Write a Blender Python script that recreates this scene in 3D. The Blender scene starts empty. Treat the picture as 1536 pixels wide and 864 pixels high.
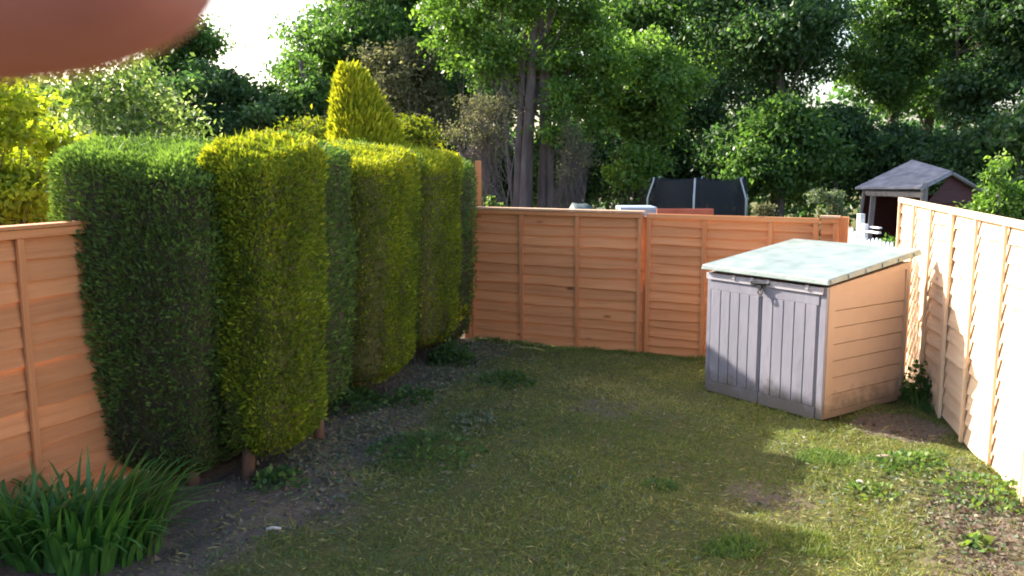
import bpy, bmesh, math, random
import numpy as np
from mathutils import Vector, Matrix

rng = np.random.default_rng(7)
random.seed(7)
S = bpy.context.scene
C = S.collection

# ------------------------------------------------------------------ camera
CAM_H = 2.1
PITCH = 0.1413
cam_data = bpy.data.cameras.new('camera')
cam_data.sensor_width = 36.0
cam_data.lens = 31.64
cam_data.clip_start = 0.004
cam_data.clip_end = 900
cam_data.dof.use_dof = True
cam_data.dof.focus_distance = 8.0
cam_data.dof.aperture_fstop = 28
cam = bpy.data.objects.new('camera', cam_data)
C.objects.link(cam)
cam.location = (0, 0, CAM_H)
cam.rotation_euler = (math.pi / 2 - PITCH, 0, 0)
S.camera = cam

# ------------------------------------------------------------------ light
SUN_EL = math.radians(30)
SUN_AZ = math.atan2(-0.79, 0.61)          # clockwise from +Y
w = bpy.data.worlds.new('World')
S.world = w
w.use_nodes = True
nt = w.node_tree
nt.nodes.clear()
sky = nt.nodes.new('ShaderNodeTexSky')
sky.sky_type = 'NISHITA'
sky.sun_disc = False
sky.sun_elevation = SUN_EL
sky.sun_rotation = SUN_AZ
sky.air_density = 1.0
sky.dust_density = 3.0
sky.ozone_density = 1.0
bg = nt.nodes.new('ShaderNodeBackground')
bg.inputs['Strength'].default_value = 0.15
wo = nt.nodes.new('ShaderNodeOutputWorld')
nt.links.new(sky.outputs[0], bg.inputs[0])
nt.links.new(bg.outputs[0], wo.inputs[0])
sl = bpy.data.lights.new('sun', 'SUN')
sl.energy = 5.0
sl.angle = math.radians(0.6)
sl.color = (1.0, 0.93, 0.80)
sun = bpy.data.objects.new('sun', sl)
C.objects.link(sun)
d = Vector((math.sin(SUN_AZ) * math.cos(SUN_EL), math.cos(SUN_AZ) * math.cos(SUN_EL), math.sin(SUN_EL)))
sun.rotation_euler = d.to_track_quat('Z', 'Y').to_euler()
sun.location = d * 50
S.view_settings.view_transform = 'Standard'
S.view_settings.look = 'None'
S.view_settings.exposure = 1.6
S.view_settings.gamma = 1.0
S.render.engine = 'CYCLES'
S.cycles.max_bounces = 6
S.cycles.diffuse_bounces = 3
S.cycles.transmission_bounces = 4
S.cycles.transparent_max_bounces = 6
S.cycles.filter_width = 1.9

# ------------------------------------------------------------------ helpers
def tag(o, label=None, cat=None, group=None, kind=None):
    if label: o['label'] = label
    if cat: o['category'] = cat
    if group: o['group'] = group
    if kind: o['kind'] = kind
    return o

def empty(name, loc=(0, 0, 0), rz=0.0, parent=None):
    o = bpy.data.objects.new(name, None)
    C.objects.link(o)
    o.location = loc
    o.rotation_euler = (0, 0, rz)
    o.parent = parent
    return o

def link(name, mesh, parent=None, mat=None):
    o = bpy.data.objects.new(name, mesh)
    C.objects.link(o)
    o.parent = parent
    if mat and not mesh.materials: mesh.materials.append(mat)
    return o

class MB:
    def __init__(s): s.v = []; s.f = []
    def box(s, x0, x1, y0, y1, z0, z1, M=None):
        P = [(x0, y0, z0), (x1, y0, z0), (x1, y1, z0), (x0, y1, z0), (x0, y0, z1), (x1, y0, z1), (x1, y1, z1), (x0, y1, z1)]
        return s.hexa(P, M)
    def hexa(s, P, M=None):
        if M: P = [tuple(M @ Vector(p)) for p in P]
        n = len(s.v); s.v += P
        s.f += [tuple(n + i for i in q) for q in ((0, 3, 2, 1), (4, 5, 6, 7), (0, 1, 5, 4), (1, 2, 6, 5), (2, 3, 7, 6), (3, 0, 4, 7))]
        return s
    def tube(s, pts, rad, k=7, cap=True):
        pts = [Vector(p) for p in pts]
        if not hasattr(rad, '__len__'): rad = [rad] * len(pts)
        n0 = len(s.v)
        prev = None
        for i, p in enumerate(pts):
            t = (pts[min(i + 1, len(pts) - 1)] - pts[max(i - 1, 0)]).normalized()
            if prev is None:
                a = t.cross(Vector((0.31, 0.17, 0.93)))
                if a.length < 1e-3: a = t.cross(Vector((1, 0, 0)))
                a.normalize()
            else:
                a = (prev - t * prev.dot(t)).normalized()
            prev = a
            b = t.cross(a)
            for j in range(k):
                q = 2 * math.pi * j / k
                s.v.append(tuple(p + (a * math.cos(q) + b * math.sin(q)) * rad[i]))
        for i in range(len(pts) - 1):
            for j in range(k):
                A = n0 + i * k + j; B = n0 + i * k + (j + 1) % k
                s.f.append((A, B, B + k, A + k))
        if cap:
            s.f.append(tuple(n0 + j for j in reversed(range(k))))
            m = n0 + (len(pts) - 1) * k
            s.f.append(tuple(m + j for j in range(k)))
        return s
    def mesh(s, name, mat=None, bevel=0.0, smooth=False):
        me = bpy.data.meshes.new(name)
        me.from_pydata(s.v, [], s.f)
        if bevel:
            bm = bmesh.new(); bm.from_mesh(me)
            bmesh.ops.bevel(bm, geom=bm.edges[:], offset=bevel, segments=2, affect='EDGES', profile=0.6)
            bm.to_mesh(me); bm.free()
        if smooth:
            me.shade_smooth()
        if mat: me.materials.append(mat)
        me.update()
        return me
    def build(s, name, mat=None, parent=None, bevel=0.0, smooth=False):
        return link(name, s.mesh(name, mat, bevel, smooth), parent)

def quads_mesh(name, V, tint, mat, nv=4):
    """V (n,nv,3) one polygon each, tint (n,)"""
    n = V.shape[0]
    me = bpy.data.meshes.new(name)
    me.vertices.add(n * nv)
    me.vertices.foreach_set('co', V.reshape(-1).astype(np.float32))
    me.loops.add(n * nv)
    me.loops.foreach_set('vertex_index', np.arange(n * nv, dtype=np.int32))
    me.polygons.add(n)
    me.polygons.foreach_set('loop_start', np.arange(0, n * nv, nv, dtype=np.int32))
    me.polygons.foreach_set('loop_total', np.full(n, nv, dtype=np.int32))
    at = me.attributes.new('tint', 'FLOAT', 'POINT')
    at.data.foreach_set('value', np.repeat(np.clip(tint, 0, 1), nv).astype(np.float32))
    me.materials.append(mat)
    me.update(calc_edges=True)
    return me

def unit(a):
    return a / (np.linalg.norm(a, axis=-1, keepdims=True) + 1e-9)

def leaf_quads(P, A, length, width, fold=0.15):
    """diamond leaves at P, growing along A"""
    n = len(P)
    A = unit(A)
    R = unit(np.cross(A, rng.normal(size=(n, 3))))
    N = np.cross(A, R)
    L = np.broadcast_to(np.asarray(length), (n,))[:, None]
    W = np.broadcast_to(np.asarray(width), (n,))[:, None] * 0.5
    v0 = P
    mid = P + A * L * 0.48
    v1 = mid + R * W + N * W * fold
    v3 = mid - R * W + N * W * fold
    v2 = P + A * L
    return np.stack([v0, v1, v2, v3], axis=1)

def vnoise(P, scale, seed=0):
    """cheap smooth noise from summed sines, about -1..1"""
    r = np.random.default_rng(seed)
    out = np.zeros(len(P))
    for k in range(6):
        dv = r.normal(size=3); dv /= np.linalg.norm(dv)
        out += np.sin(P @ dv * scale * (0.6 + 0.35 * k) + r.uniform(0, 6.28)) / (1 + 0.25 * k)
    return out / 3.2

# ------------------------------------------------------------------ materials
def new_mat(name):
    m = bpy.data.materials.new(name); m.use_nodes = True
    t = m.node_tree; t.nodes.clear()
    o = t.nodes.new('ShaderNodeOutputMaterial')
    return m, t, o

def nd(t, typ, **kw):
    n = t.nodes.new(typ)
    for k, v in kw.items():
        if k in n.inputs: n.inputs[k].default_value = v
        else: setattr(n, k, v)
    return n

def ramp(t, stops, fac=None, interp='LINEAR'):
    r = t.nodes.new('ShaderNodeValToRGB')
    r.color_ramp.interpolation = interp
    e = r.color_ramp.elements
    while len(e) < len(stops): e.new(0.5)
    for i, (p, c) in enumerate(stops):
        e[i].position = p; e[i].color = (*c, 1)
    if fac is not None: t.links.new(fac, r.inputs[0])
    return r

def leaf_mat(name, stops, trans=0.4, rough=0.55, tcol=None, spec=0.3):
    m, t, o = new_mat(name)
    a = nd(t, 'ShaderNodeAttribute', attribute_name='tint')
    r = ramp(t, stops, a.outputs['Fac'])
    p = nd(t, 'ShaderNodeBsdfPrincipled', Roughness=rough)
    p.inputs['Specular IOR Level'].default_value = spec
    tr = nd(t, 'ShaderNodeBsdfTranslucent')
    mx = nd(t, 'ShaderNodeMixShader'); mx.inputs[0].default_value = trans
    t.links.new(r.outputs[0], p.inputs['Base Color'])
    mc = nd(t, 'ShaderNodeMix', data_type='RGBA', blend_type='MULTIPLY')
    mc.inputs['Factor'].default_value = 1.0
    t.links.new(r.outputs[0], mc.inputs[6])
    mc.inputs[7].default_value = (*(tcol or (1.5, 1.6, 0.7)), 1)
    t.links.new(mc.outputs[2], tr.inputs[0])
    t.links.new(p.outputs[0], mx.inputs[1]); t.links.new(tr.outputs[0], mx.inputs[2])
    t.links.new(mx.outputs[0], o.inputs[0])
    return m

def simple_mat(name, c1, c2, scale=8, rough=0.6, bump=0.2, bscale=None, metal=0.0, spec=0.4, stretch=(1, 1, 1), detail=5, rand=0.0):
    m, t, o = new_mat(name)
    tc = nd(t, 'ShaderNodeTexCoord')
    mp = nd(t, 'ShaderNodeMapping'); mp.inputs['Scale'].default_value = stretch
    t.links.new(tc.outputs['Object'], mp.inputs[0])
    n = nd(t, 'ShaderNodeTexNoise', Scale=scale, Detail=detail, Roughness=0.6)
    t.links.new(mp.outputs[0], n.inputs['Vector'])
    r = ramp(t, [(0.3, c1), (0.7, c2)], n.outputs['Fac'])
    p = nd(t, 'ShaderNodeBsdfPrincipled', Roughness=rough, Metallic=metal)
    p.inputs['Specular IOR Level'].default_value = spec
    t.links.new(r.outputs[0], p.inputs['Base Color'])
    n2 = nd(t, 'ShaderNodeTexNoise', Scale=bscale or scale * 4, Detail=4)
    t.links.new(mp.outputs[0], n2.inputs['Vector'])
    b = nd(t, 'ShaderNodeBump', Strength=bump, Distance=0.01)
    t.links.new(n2.outputs['Fac'], b.inputs['Height'])
    t.links.new(b.outputs[0], p.inputs['Normal'])
    t.links.new(p.outputs[0], o.inputs[0])
    return m

def wood_mat(name, dark, mid, light, knots=True, along='x', var=0.25):
    m, t, o = new_mat(name)
    tc = nd(t, 'ShaderNodeTexCoord'); oi = nd(t, 'ShaderNodeObjectInfo')
    add = nd(t, 'ShaderNodeVectorMath', operation='ADD')
    mul = nd(t, 'ShaderNodeVectorMath', operation='SCALE'); mul.inputs['Scale'].default_value = 37.0
    cb = nd(t, 'ShaderNodeCombineXYZ')
    for i in range(3): t.links.new(oi.outputs['Random'], cb.inputs[i])
    t.links.new(cb.outputs[0], mul.inputs[0])
    t.links.new(tc.outputs['Object'], add.inputs[0]); t.links.new(mul.outputs[0], add.inputs[1])
    mp = nd(t, 'ShaderNodeMapping')
    mp.inputs['Scale'].default_value = (1.2, 26, 26) if along == 'x' else (26, 26, 1.2)
    t.links.new(add.outputs[0], mp.inputs[0])
    n = nd(t, 'ShaderNodeTexNoise', Scale=1.0, Detail=6, Roughness=0.6, Distortion=0.6)
    t.links.new(mp.outputs[0], n.inputs['Vector'])
    r = ramp(t, [(0.25, dark), (0.5, mid), (0.75, light)], n.outputs['Fac'])
    big = nd(t, 'ShaderNodeTexNoise', Scale=1.3, Detail=3)
    t.links.new(add.outputs[0], big.inputs['Vector'])
    # per board shade
    hs = nd(t, 'ShaderNodeHueSaturation')
    mr = nd(t, 'ShaderNodeMapRange'); mr.inputs['To Min'].default_value = 1 - var; mr.inputs['To Max'].default_value = 1 + var
    ad = nd(t, 'ShaderNodeMath', operation='ADD')
    hf = nd(t, 'ShaderNodeMath', operation='MULTIPLY'); hf.inputs[1].default_value = 0.5
    t.links.new(oi.outputs['Random'], ad.inputs[0]); t.links.new(big.outputs['Fac'], ad.inputs[1])
    t.links.new(ad.outputs[0], hf.inputs[0]); t.links.new(hf.outputs[0], mr.inputs['Value'])
    t.links.new(mr.outputs[0], hs.inputs['Value']); t.links.new(r.outputs[0], hs.inputs['Color'])
    col = hs.outputs[0]
    if knots:
        mk = nd(t, 'ShaderNodeMapping')
        mk.inputs['Scale'].default_value = (1.7, 5, 4.5) if along == 'x' else (7, 5, 2.3)
        t.links.new(add.outputs[0], mk.inputs[0])
        vo = nd(t, 'ShaderNodeTexVoronoi', Scale=1.0); t.links.new(mk.outputs[0], vo.inputs['Vector'])
        k = ramp(t, [(0.03, (1, 1, 1)), (0.12, (0, 0, 0))], vo.outputs['Distance'])
        kx = nd(t, 'ShaderNodeMix', data_type='RGBA'); kx.inputs[7].default_value = (dark[0] * 0.4, dark[1] * 0.32, dark[2] * 0.3, 1)
        t.links.new(k.outputs[0], kx.inputs['Factor']); t.links.new(col, kx.inputs[6])
        col = kx.outputs[2]
    p = nd(t, 'ShaderNodeBsdfPrincipled', Roughness=0.75)
    p.inputs['Specular IOR Level'].default_value = 0.25
    t.links.new(col, p.inputs['Base Color'])
    b = nd(t, 'ShaderNodeBump', Strength=0.35, Distance=0.004)
    t.links.new(n.outputs['Fac'], b.inputs['Height']); t.links.new(b.outputs[0], p.inputs['Normal'])
    t.links.new(p.outputs[0], o.inputs[0])
    return m

M = {}
M['wood'] = wood_mat('fence_wood', (0.49, 0.20, 0.082), (0.58, 0.25, 0.108), (0.64, 0.30, 0.138))
M['wood_v'] = wood_mat('batten_wood', (0.43, 0.17, 0.07), (0.52, 0.22, 0.095), (0.58, 0.27, 0.125), along='z')
M['wood_pale'] = wood_mat('pale_wood', (0.50, 0.29, 0.17), (0.62, 0.40, 0.26), (0.68, 0.47, 0.32), knots=False)  # pale cappings: sun on their top edges is put into the colour
M['wood_sunlit'] = wood_mat('sunlit_wood', (0.64, 0.42, 0.26), (0.74, 0.53, 0.35), (0.79, 0.60, 0.42))  # fence wood made paler so the right fence looks bleached by direct sun
M['wood_sunlit_v'] = wood_mat('sunlit_batten_wood', (0.64, 0.42, 0.26), (0.74, 0.53, 0.35), (0.79, 0.60, 0.42), along='z')
M['bark'] = simple_mat('bark', (0.055, 0.042, 0.035), (0.16, 0.125, 0.105), 9, 0.9, 0.9, 22, stretch=(1, 1, 0.25))
M['bark_red'] = simple_mat('reddish_bark', (0.09, 0.05, 0.035), (0.20, 0.12, 0.085), 9, 0.9, 0.9, 25, stretch=(1, 1, 0.25))
M['bark_grey'] = simple_mat('grey_bark', (0.09, 0.068, 0.068), (0.21, 0.165, 0.155), 6, 0.9, 0.9, 16, stretch=(1, 1, 0.22))
M['con_green'] = leaf_mat('green_conifer_sprays', [(0, (0.11, 0.085, 0.050)), (0.25, (0.075, 0.10, 0.036)), (0.65, (0.105, 0.175, 0.045)), (1, (0.22, 0.32, 0.07))], 0.3, rough=0.75, spec=0.12)
M['con_gold'] = leaf_mat('golden_conifer_sprays', [(0, (0.11, 0.085, 0.040)), (0.25, (0.085, 0.125, 0.022)), (0.65, (0.205, 0.27, 0.024)), (1, (0.50, 0.50, 0.05))], 0.34, tcol=(1.5, 1.4, 0.5), rough=0.75, spec=0.12)
M['con_bright'] = leaf_mat('bright_gold_sprays', [(0, (0.11, 0.16, 0.02)), (0.4, (0.30, 0.34, 0.028)), (1, (0.62, 0.58, 0.06))], 0.42, tcol=(1.4, 1.3, 0.5), rough=0.75, spec=0.12)
M['hull_gold'] = simple_mat('golden_hedge_twigs', (0.06, 0.06, 0.022), (0.13, 0.13, 0.04), 30, 1.0, 1.0, 60)
M['hull'] = simple_mat('hedge_twigs', (0.04, 0.034, 0.022), (0.10, 0.075, 0.05), 30, 1.0, 1.0, 60)
M['leaf_lime'] = leaf_mat('lime_leaves', [(0, (0.16, 0.24, 0.03)), (1, (0.46, 0.52, 0.06))], 0.6, tcol=(1.4, 1.4, 0.5))
M['leaf_may'] = leaf_mat('pale_leaves', [(0, (0.06, 0.11, 0.03)), (0.6, (0.17, 0.24, 0.08)), (0.85, (0.36, 0.42, 0.2)), (1, (0.7, 0.7, 0.6))], 0.45, spec=0.15)
M['leaf_dark'] = leaf_mat('dark_leaves', [(0, (0.032, 0.066, 0.030)), (0.6, (0.068, 0.135, 0.054)), (1, (0.17, 0.26, 0.10))], 0.45, tcol=(1.5, 1.7, 0.8), spec=0.4, rough=0.42)
M['leaf_mid'] = leaf_mat('mid_leaves', [(0, (0.045, 0.095, 0.030)), (0.6, (0.095, 0.185, 0.052)), (1, (0.22, 0.33, 0.10))], 0.5, spec=0.4, rough=0.42)
M['leaf_bright'] = leaf_mat('bright_leaves', [(0, (0.055, 0.12, 0.028)), (0.6, (0.13, 0.23, 0.045)), (1, (0.26, 0.38, 0.09))], 0.5, spec=0.4, rough=0.42)
M['leaf_grey'] = leaf_mat('grey_green_leaves', [(0, (0.07, 0.095, 0.06)), (0.7, (0.15, 0.19, 0.12)), (1, (0.26, 0.28, 0.19))], 0.4, spec=0.15)
M['leaf_brown'] = leaf_mat('brownish_leaves', [(0, (0.09, 0.095, 0.055)), (0.7, (0.19, 0.19, 0.11)), (1, (0.30, 0.28, 0.17))], 0.45, tcol=(1.3, 1.3, 0.8), spec=0.15)
M['iris'] = leaf_mat('strap_leaves', [(0, (0.03, 0.09, 0.022)), (0.6, (0.06, 0.17, 0.032)), (1, (0.13, 0.27, 0.05))], 0.3, rough=0.4, spec=0.5)
M['grass'] = leaf_mat('grass_blades', [(0, (0.08, 0.135, 0.035)), (0.5, (0.17, 0.215, 0.06)), (0.8, (0.27, 0.27, 0.09)), (1, (0.42, 0.37, 0.19))], 0.3)
M['weed'] = leaf_mat('weed_leaves', [(0, (0.035, 0.085, 0.025)), (0.6, (0.07, 0.15, 0.04)), (1, (0.20, 0.28, 0.07))], 0.35)
M['clip'] = leaf_mat('clippings', [(0, (0.07, 0.10, 0.06)), (0.5, (0.13, 0.17, 0.10)), (0.85, (0.18, 0.16, 0.11)), (1, (0.28, 0.24, 0.17))], 0.15)

# ------------------------------------------------------------------ ground
def mound(X, Y):
    z = 0.012 * np.sin(X * 3.1 + 1) * np.sin(Y * 2.3) + 0.010 * np.sin(X * 7 + Y * 5) + 0.006 * np.sin(X * 17 - Y * 11)
    z = z + 0.07 * np.exp(-(((X - 3.05) / 0.30) ** 2 + ((Y - 5.75) / 0.55) ** 2))
    z = z + 0.05 * np.exp(-(((X + 1.55) / 0.35) ** 2 + ((Y - 6.1) / 1.6) ** 2))
    return z

def ground_z(X, Y):
    X = np.asarray(X, float); Y = np.asarray(Y, float)
    far = np.clip((Y - 9.6 + 0.3 * X) / 14.0, 0, 1)
    far = far * far * (3 - 2 * far)
    inside = np.clip(1 - far * 6, 0, 1)
    return mound(X, Y) * inside - 0.95 * far

def soil_amount(X, Y):
    """1 = bare soil, 0 = grass"""
    P = np.stack([X, Y, np.zeros_like(X)], -1).reshape(-1, 3)
    n = vnoise(P, 2.6, 3) * 0.5 + vnoise(P, 7.5, 4) * 0.35 + vnoise(P, 17, 6) * 0.2
    n = n.reshape(X.shape)
    dh = X - (-1.35 + 0.27 * (Y - 6.15))              # distance from the hedge foot
    s = np.clip(1.0 - dh / 0.65, 0, 0.95)
    s = np.where(Y < 4.6, s * 0.8, s)
    r = np.clip(1 - np.hypot((X - 2.85) / 0.8, (Y - 4.6) / 1.5), 0, 1) * 1.5
    r2 = np.clip(1 - np.hypot((X - 3.05) / 0.5, (Y - 6.9) / 0.5), 0, 1) * 2.5
    p3 = np.clip(1 - np.hypot((X - 1.6) / 0.8, (Y - 5.4) / 0.7), 0, 1) * 0.7
    v = np.maximum.reduce([s, r, r2, p3]) + n * 0.75 + 0.05
    return np.clip(v, 0, 1)

def build_ground():
    xs = np.concatenate([[-400, -150, -60, -30, -18, -12, -8, -6, -5], np.arange(-4.2, 4.6, 0.04), [5, 6, 8, 12, 18, 30, 60, 150, 400]])
    ys = np.concatenate([[-200, -60, -20, -8, -3, 0, 1.5, 2.5], np.arange(3.2, 11.6, 0.04), np.arange(12, 30, 1.0), [34, 45, 70, 150, 500]])
    X, Y = np.meshgrid(xs, ys)
    Z = ground_z(X, Y)
    sa = soil_amount(X, Y)
    fine = vnoise(np.stack([X, Y, X * 0], -1).reshape(-1, 3), 45, 9).reshape(X.shape)
    Z = Z + np.where((abs(X) < 4.5) & (Y < 11.6) & (Y > 3), fine * 0.008 * (0.3 + sa), 0)
    V = np.stack([X, Y, Z], -1).reshape(-1, 3)
    ny, nx = X.shape
    i = np.arange(ny - 1)[:, None] * nx + np.arange(nx - 1)[None, :]
    F = np.stack([i, i + 1, i + nx + 1, i + nx], -1).reshape(-1, 4)
    me = bpy.data.meshes.new('ground')
    me.from_pydata(V.tolist(), [], F.tolist())
    a = me.attributes.new('soil', 'FLOAT', 'POINT'); a.data.foreach_set('value', sa.reshape(-1).astype(np.float32))
    me.shade_smooth()
    m, t, o = new_mat('lawn_and_soil')
    tc = nd(t, 'ShaderNodeTexCoord')
    n1 = nd(t, 'ShaderNodeTexNoise', Scale=38.0, Detail=8, Roughness=0.7)
    n2 = nd(t, 'ShaderNodeTexNoise', Scale=3.0, Detail=5, Roughness=0.6)
    n3 = nd(t, 'ShaderNodeTexNoise', Scale=140.0, Detail=3, Roughness=0.7)
    for n in (n1, n2, n3): t.links.new(tc.outputs['Object'], n.inputs['Vector'])
    gr = ramp(t, [(0.3, (0.07, 0.072, 0.028)), (0.55, (0.145, 0.14, 0.052)), (0.75, (0.24, 0.205, 0.095))], n1.outputs['Fac'])
    so = ramp(t, [(0.28, (0.085, 0.065, 0.052)), (0.5, (0.18, 0.14, 0.112)), (0.72, (0.29, 0.235, 0.19))], n1.outputs['Fac'])
    at = nd(t, 'ShaderNodeAttribute', attribute_name='soil')
    ad = nd(t, 'ShaderNodeMath', operation='ADD'); t.links.new(at.outputs['Fac'], ad.inputs[0])
    sc = nd(t, 'ShaderNodeMath', operation='MULTIPLY_ADD'); sc.inputs[1].default_value = 0.9; sc.inputs[2].default_value = -0.45
    t.links.new(n1.outputs['Fac'], sc.inputs[0]); t.links.new(sc.outputs[0], ad.inputs[1])
    fr = ramp(t, [(0.3, (0, 0, 0)), (0.62, (1, 1, 1))], ad.outputs[0])
    mx = nd(t, 'ShaderNodeMix', data_type='RGBA')
    t.links.new(fr.outputs[0], mx.inputs['Factor']); t.links.new(gr.outputs[0], mx.inputs[6]); t.links.new(so.outputs[0], mx.inputs[7])
    p = nd(t, 'ShaderNodeBsdfPrincipled', Roughness=0.95); p.inputs['Specular IOR Level'].default_value = 0.15
    t.links.new(mx.outputs[2], p.inputs['Base Color'])
    bs = nd(t, 'ShaderNodeMath', operation='ADD'); t.links.new(n1.outputs['Fac'], bs.inputs[0]); t.links.new(n3.outputs['Fac'], bs.inputs[1])
    b = nd(t, 'ShaderNodeBump', Strength=0.9, Distance=0.02)
    t.links.new(bs.outputs[0], b.inputs['Height']); t.links.new(b.outputs[0], p.inputs['Normal'])
    t.links.new(p.outputs[0], o.inputs[0])
    g = link('ground', me, None, m)
    tag(g, 'rough garden lawn and bare brown soil', None, None, 'structure')
build_ground()

# ------------------------------------------------------------------ fences
board_cache = {}
def board_mesh(L, h, var, mat):
    key = (round(L, 2), round(h, 3), var, mat.name)
    if key in board_cache: return board_cache[key]
    r = random.Random(hash((var, 5)) % 1000)
    k = 9
    ph = [r.uniform(0, 6.28) for _ in range(3)]
    v = []; f = []
    for i in range(k + 1):
        x = L * i / k
        wv = 0.009 * math.sin(x * 2.3 + ph[0]) + 0.004 * math.sin(x * 6.1 + ph[1]) + 0.003 * math.sin(x * 13 + ph[2])
        bow = 0.003 * math.sin(x * 3 + ph[2])
        v += [(x, -0.034 + bow, wv), (x, -0.008 + bow, h * 1.2), (x, -0.001 + bow, h * 1.2), (x, -0.023 + bow, wv)]
    for i in range(k):
        a = i * 4; b = a + 4
        f += [(a, b, b + 1, a + 1), (a + 1, b + 1, b + 2, a + 2), (a + 2, b + 2, b + 3, a + 3), (a + 3, b + 3, b, a)]
    f += [(0, 1, 2, 3), (k * 4 + 3, k * 4 + 2, k * 4 + 1, k * 4)]
    me = bpy.data.meshes.new('board'); me.from_pydata(v, [], f); me.materials.append(mat); me.update()
    board_cache[key] = me
    return me

def fence_panel(parent, A, B, zb, H, n, battens, cap='rail', mats=('wood', 'wood_v', 'wood'), tilt=0.0):
    """the face with battens looks to the right hand of A->B"""
    dx, dy = B[0] - A[0], B[1] - A[1]
    L = math.hypot(dx, dy)
    p = empty('fence_panel', (A[0], A[1], zb), math.atan2(dy, dx), parent)
    p.rotation_euler = (tilt, 0, math.atan2(dy, dx))
    eh = (H - 0.05) / n
    for i in range(n):
        jit = random.uniform(-0.006, 0.006)
        b = link('board', board_mesh(L, eh, (i * 5 + int(A[0] * 10)) % 7, M[mats[0]]), p)
        b.location = (0, 0, i * eh + jit + 0.012)
    for bx in battens:
        mb = MB(); bw = 0.042
        mb.box(-bw / 2, bw / 2, -0.058, -0.036, 0.005, H - 0.055)
        o = mb.build('batten', M[mats[1]], p, bevel=0.003)
        o.location = (min(max(bx * L, bw / 2), L - bw / 2), 0, 0)
        o.rotation_euler = (0, random.uniform(-0.006, 0.006), 0)
    mb = MB(); mb.box(0, L, -0.060, -0.030, H - 0.053, H - 0.004)
    mb.build('top_rail', M[mats[0]], p, bevel=0.003)
    if cap == 'cap':
        mb = MB(); mb.box(-0.01, L + 0.012, -0.075, 0.03, H, H + 0.022)
        mb.build('capping', M[mats[2]], p, bevel=0.004)
    mb = MB(); mb.box(0, L, 0.003, 0.02, 0.0, 0.05); mb.build('bottom_rail', M[mats[0]], p, bevel=0.003)
    return p

def post(parent, x, y, z0, z1, rz, wd=0.085, cap=None, mat='wood_v'):
    mb = MB(); mb.box(-wd / 2, wd / 2, -wd / 2, wd / 2, 0, z1 - z0)
    o = mb.build('post', M[mat], parent, bevel=0.005)
    o.location = (x, y, z0); o.rotation_euler = (0, 0, rz)
    if cap:
        c = MB().box(-wd / 2 - 0.03, wd / 2 + 0.03, -wd / 2 - 0.03, wd / 2 + 0.03, z1 - z0 + 0.001, z1 - z0 + 0.035).build('post_cap', M[cap], o, bevel=0.006)
    return o

# back fence
bf = empty('back_fence', (1.3, 9.75, 0))
tag(bf, 'low orange-brown overlapping board fence across the end of the garden behind the storage shed', 'fence')
bf.location = (0, 0, 0)
A0 = (-0.47, 10.585); A1 = (1.42, 9.655); A2 = (3.03, 8.862)
fence_panel(bf, A0, A1, 0.0, 1.54, 13, (0.012, 0.32, 0.645, 0.985), 'cap', ('wood', 'wood_v', 'wood_pale'), tilt=0.01)
fence_panel(bf, (1.455, 9.638), A2, 0.0, 1.54, 15, (0.015, 0.36, 0.74, 0.985), 'rail')
ab = math.atan2(A2[1] - A1[1], A2[0] - A1[0])
fence_panel(bf, (3.045, 8.855), (3.19, 8.783), 0.0, 1.54, 13, (0.9,), 'cap', ('wood', 'wood_v', 'wood_pale'))
post(bf, 3.245, 8.80, -0.05, 1.55, ab)
post(bf, 1.46, 9.69, -0.05, 1.5, ab, 0.07)
post(bf, -0.52, 10.63, -0.05, 1.5, ab, 0.07)

# right fence
rf = empty('right_fence')
tag(rf, 'tall pale sunlit board fence along the right side of the garden beside the storage shed', 'fence')
Rd = Vector((-0.52, -2.44)).normalized()
Rs = Vector((3.975, 9.15))
for i in range(4):
    a = Rs + Rd * (i * 2.02); b = a + Rd * 2.0
    fence_panel(rf, tuple(a), tuple(b), 0.0, 1.73, 13, (0.01, 0.335, 0.665, 0.99), 'rail', ('wood_sunlit', 'wood_sunlit_v', 'wood_sunlit'))
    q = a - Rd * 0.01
    post(rf, q.x + 0.09, q.y, -0.05, 1.68, math.atan2(Rd.y, Rd.x), 0.07, None, 'wood_sunlit_v')

# left fence
lf = empty('left_fence')
tag(lf, 'shaded orange board fence at the left, running into the dark end of the hedge', 'fence')
Ld = Vector((0.39, 0.92)).normalized()
Ls = Vector((-2.865, 5.06))
a = Ls - Ld * 0.60
fence_panel(lf, tuple(a), tuple(a + Ld * 2.0), 0.02, 1.69, 13, (0.01, 0.335, 0.80, 0.99), 'cap', ('wood', 'wood_v', 'wood'))
b = a - Ld * 2.04
fence_panel(lf, tuple(b), tuple(b + Ld * 2.0), 0.02, 1.69, 13, (0.01, 0.335, 0.665, 0.99), 'cap', ('wood', 'wood_v', 'wood'))
for i in range(2):  # unseen panels added behind the hedge to shade the ground under it
    c0 = a + Ld * 2.04 + Vector((0.262, 0.965)) * (2.04 * i)
    c0 += Vector((-0.01, 0.02))
    c1_ = c0 + Vector((0.262, 0.965)) * 2.0
    fence_panel(lf, tuple(c0), tuple(c1_), 0.02, 1.69, 13, (0.01, 0.335, 0.69, 0.99), 'rail')
post(lf, a.x - 0.06, a.y + 0.0, -0.05, 1.66, math.atan2(Ld.y, Ld.x), 0.07)
e2 = a + Ld * 2.04
post(lf, e2.x - 0.05, e2.y, -0.05, 1.66, math.atan2(Ld.y, Ld.x), 0.07)

# single post beyond the corner
pp = MB().box(-0.035, 0.035, -0.035, 0.035, 0, 2.27).build('fence_post', M['wood_v'], None, bevel=0.004)
pp.location = (-0.41, 11.05, -0.18)
tag(pp, 'lone tall orange timber post rising behind the corner of the back fence and hedge', 'post')

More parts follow.
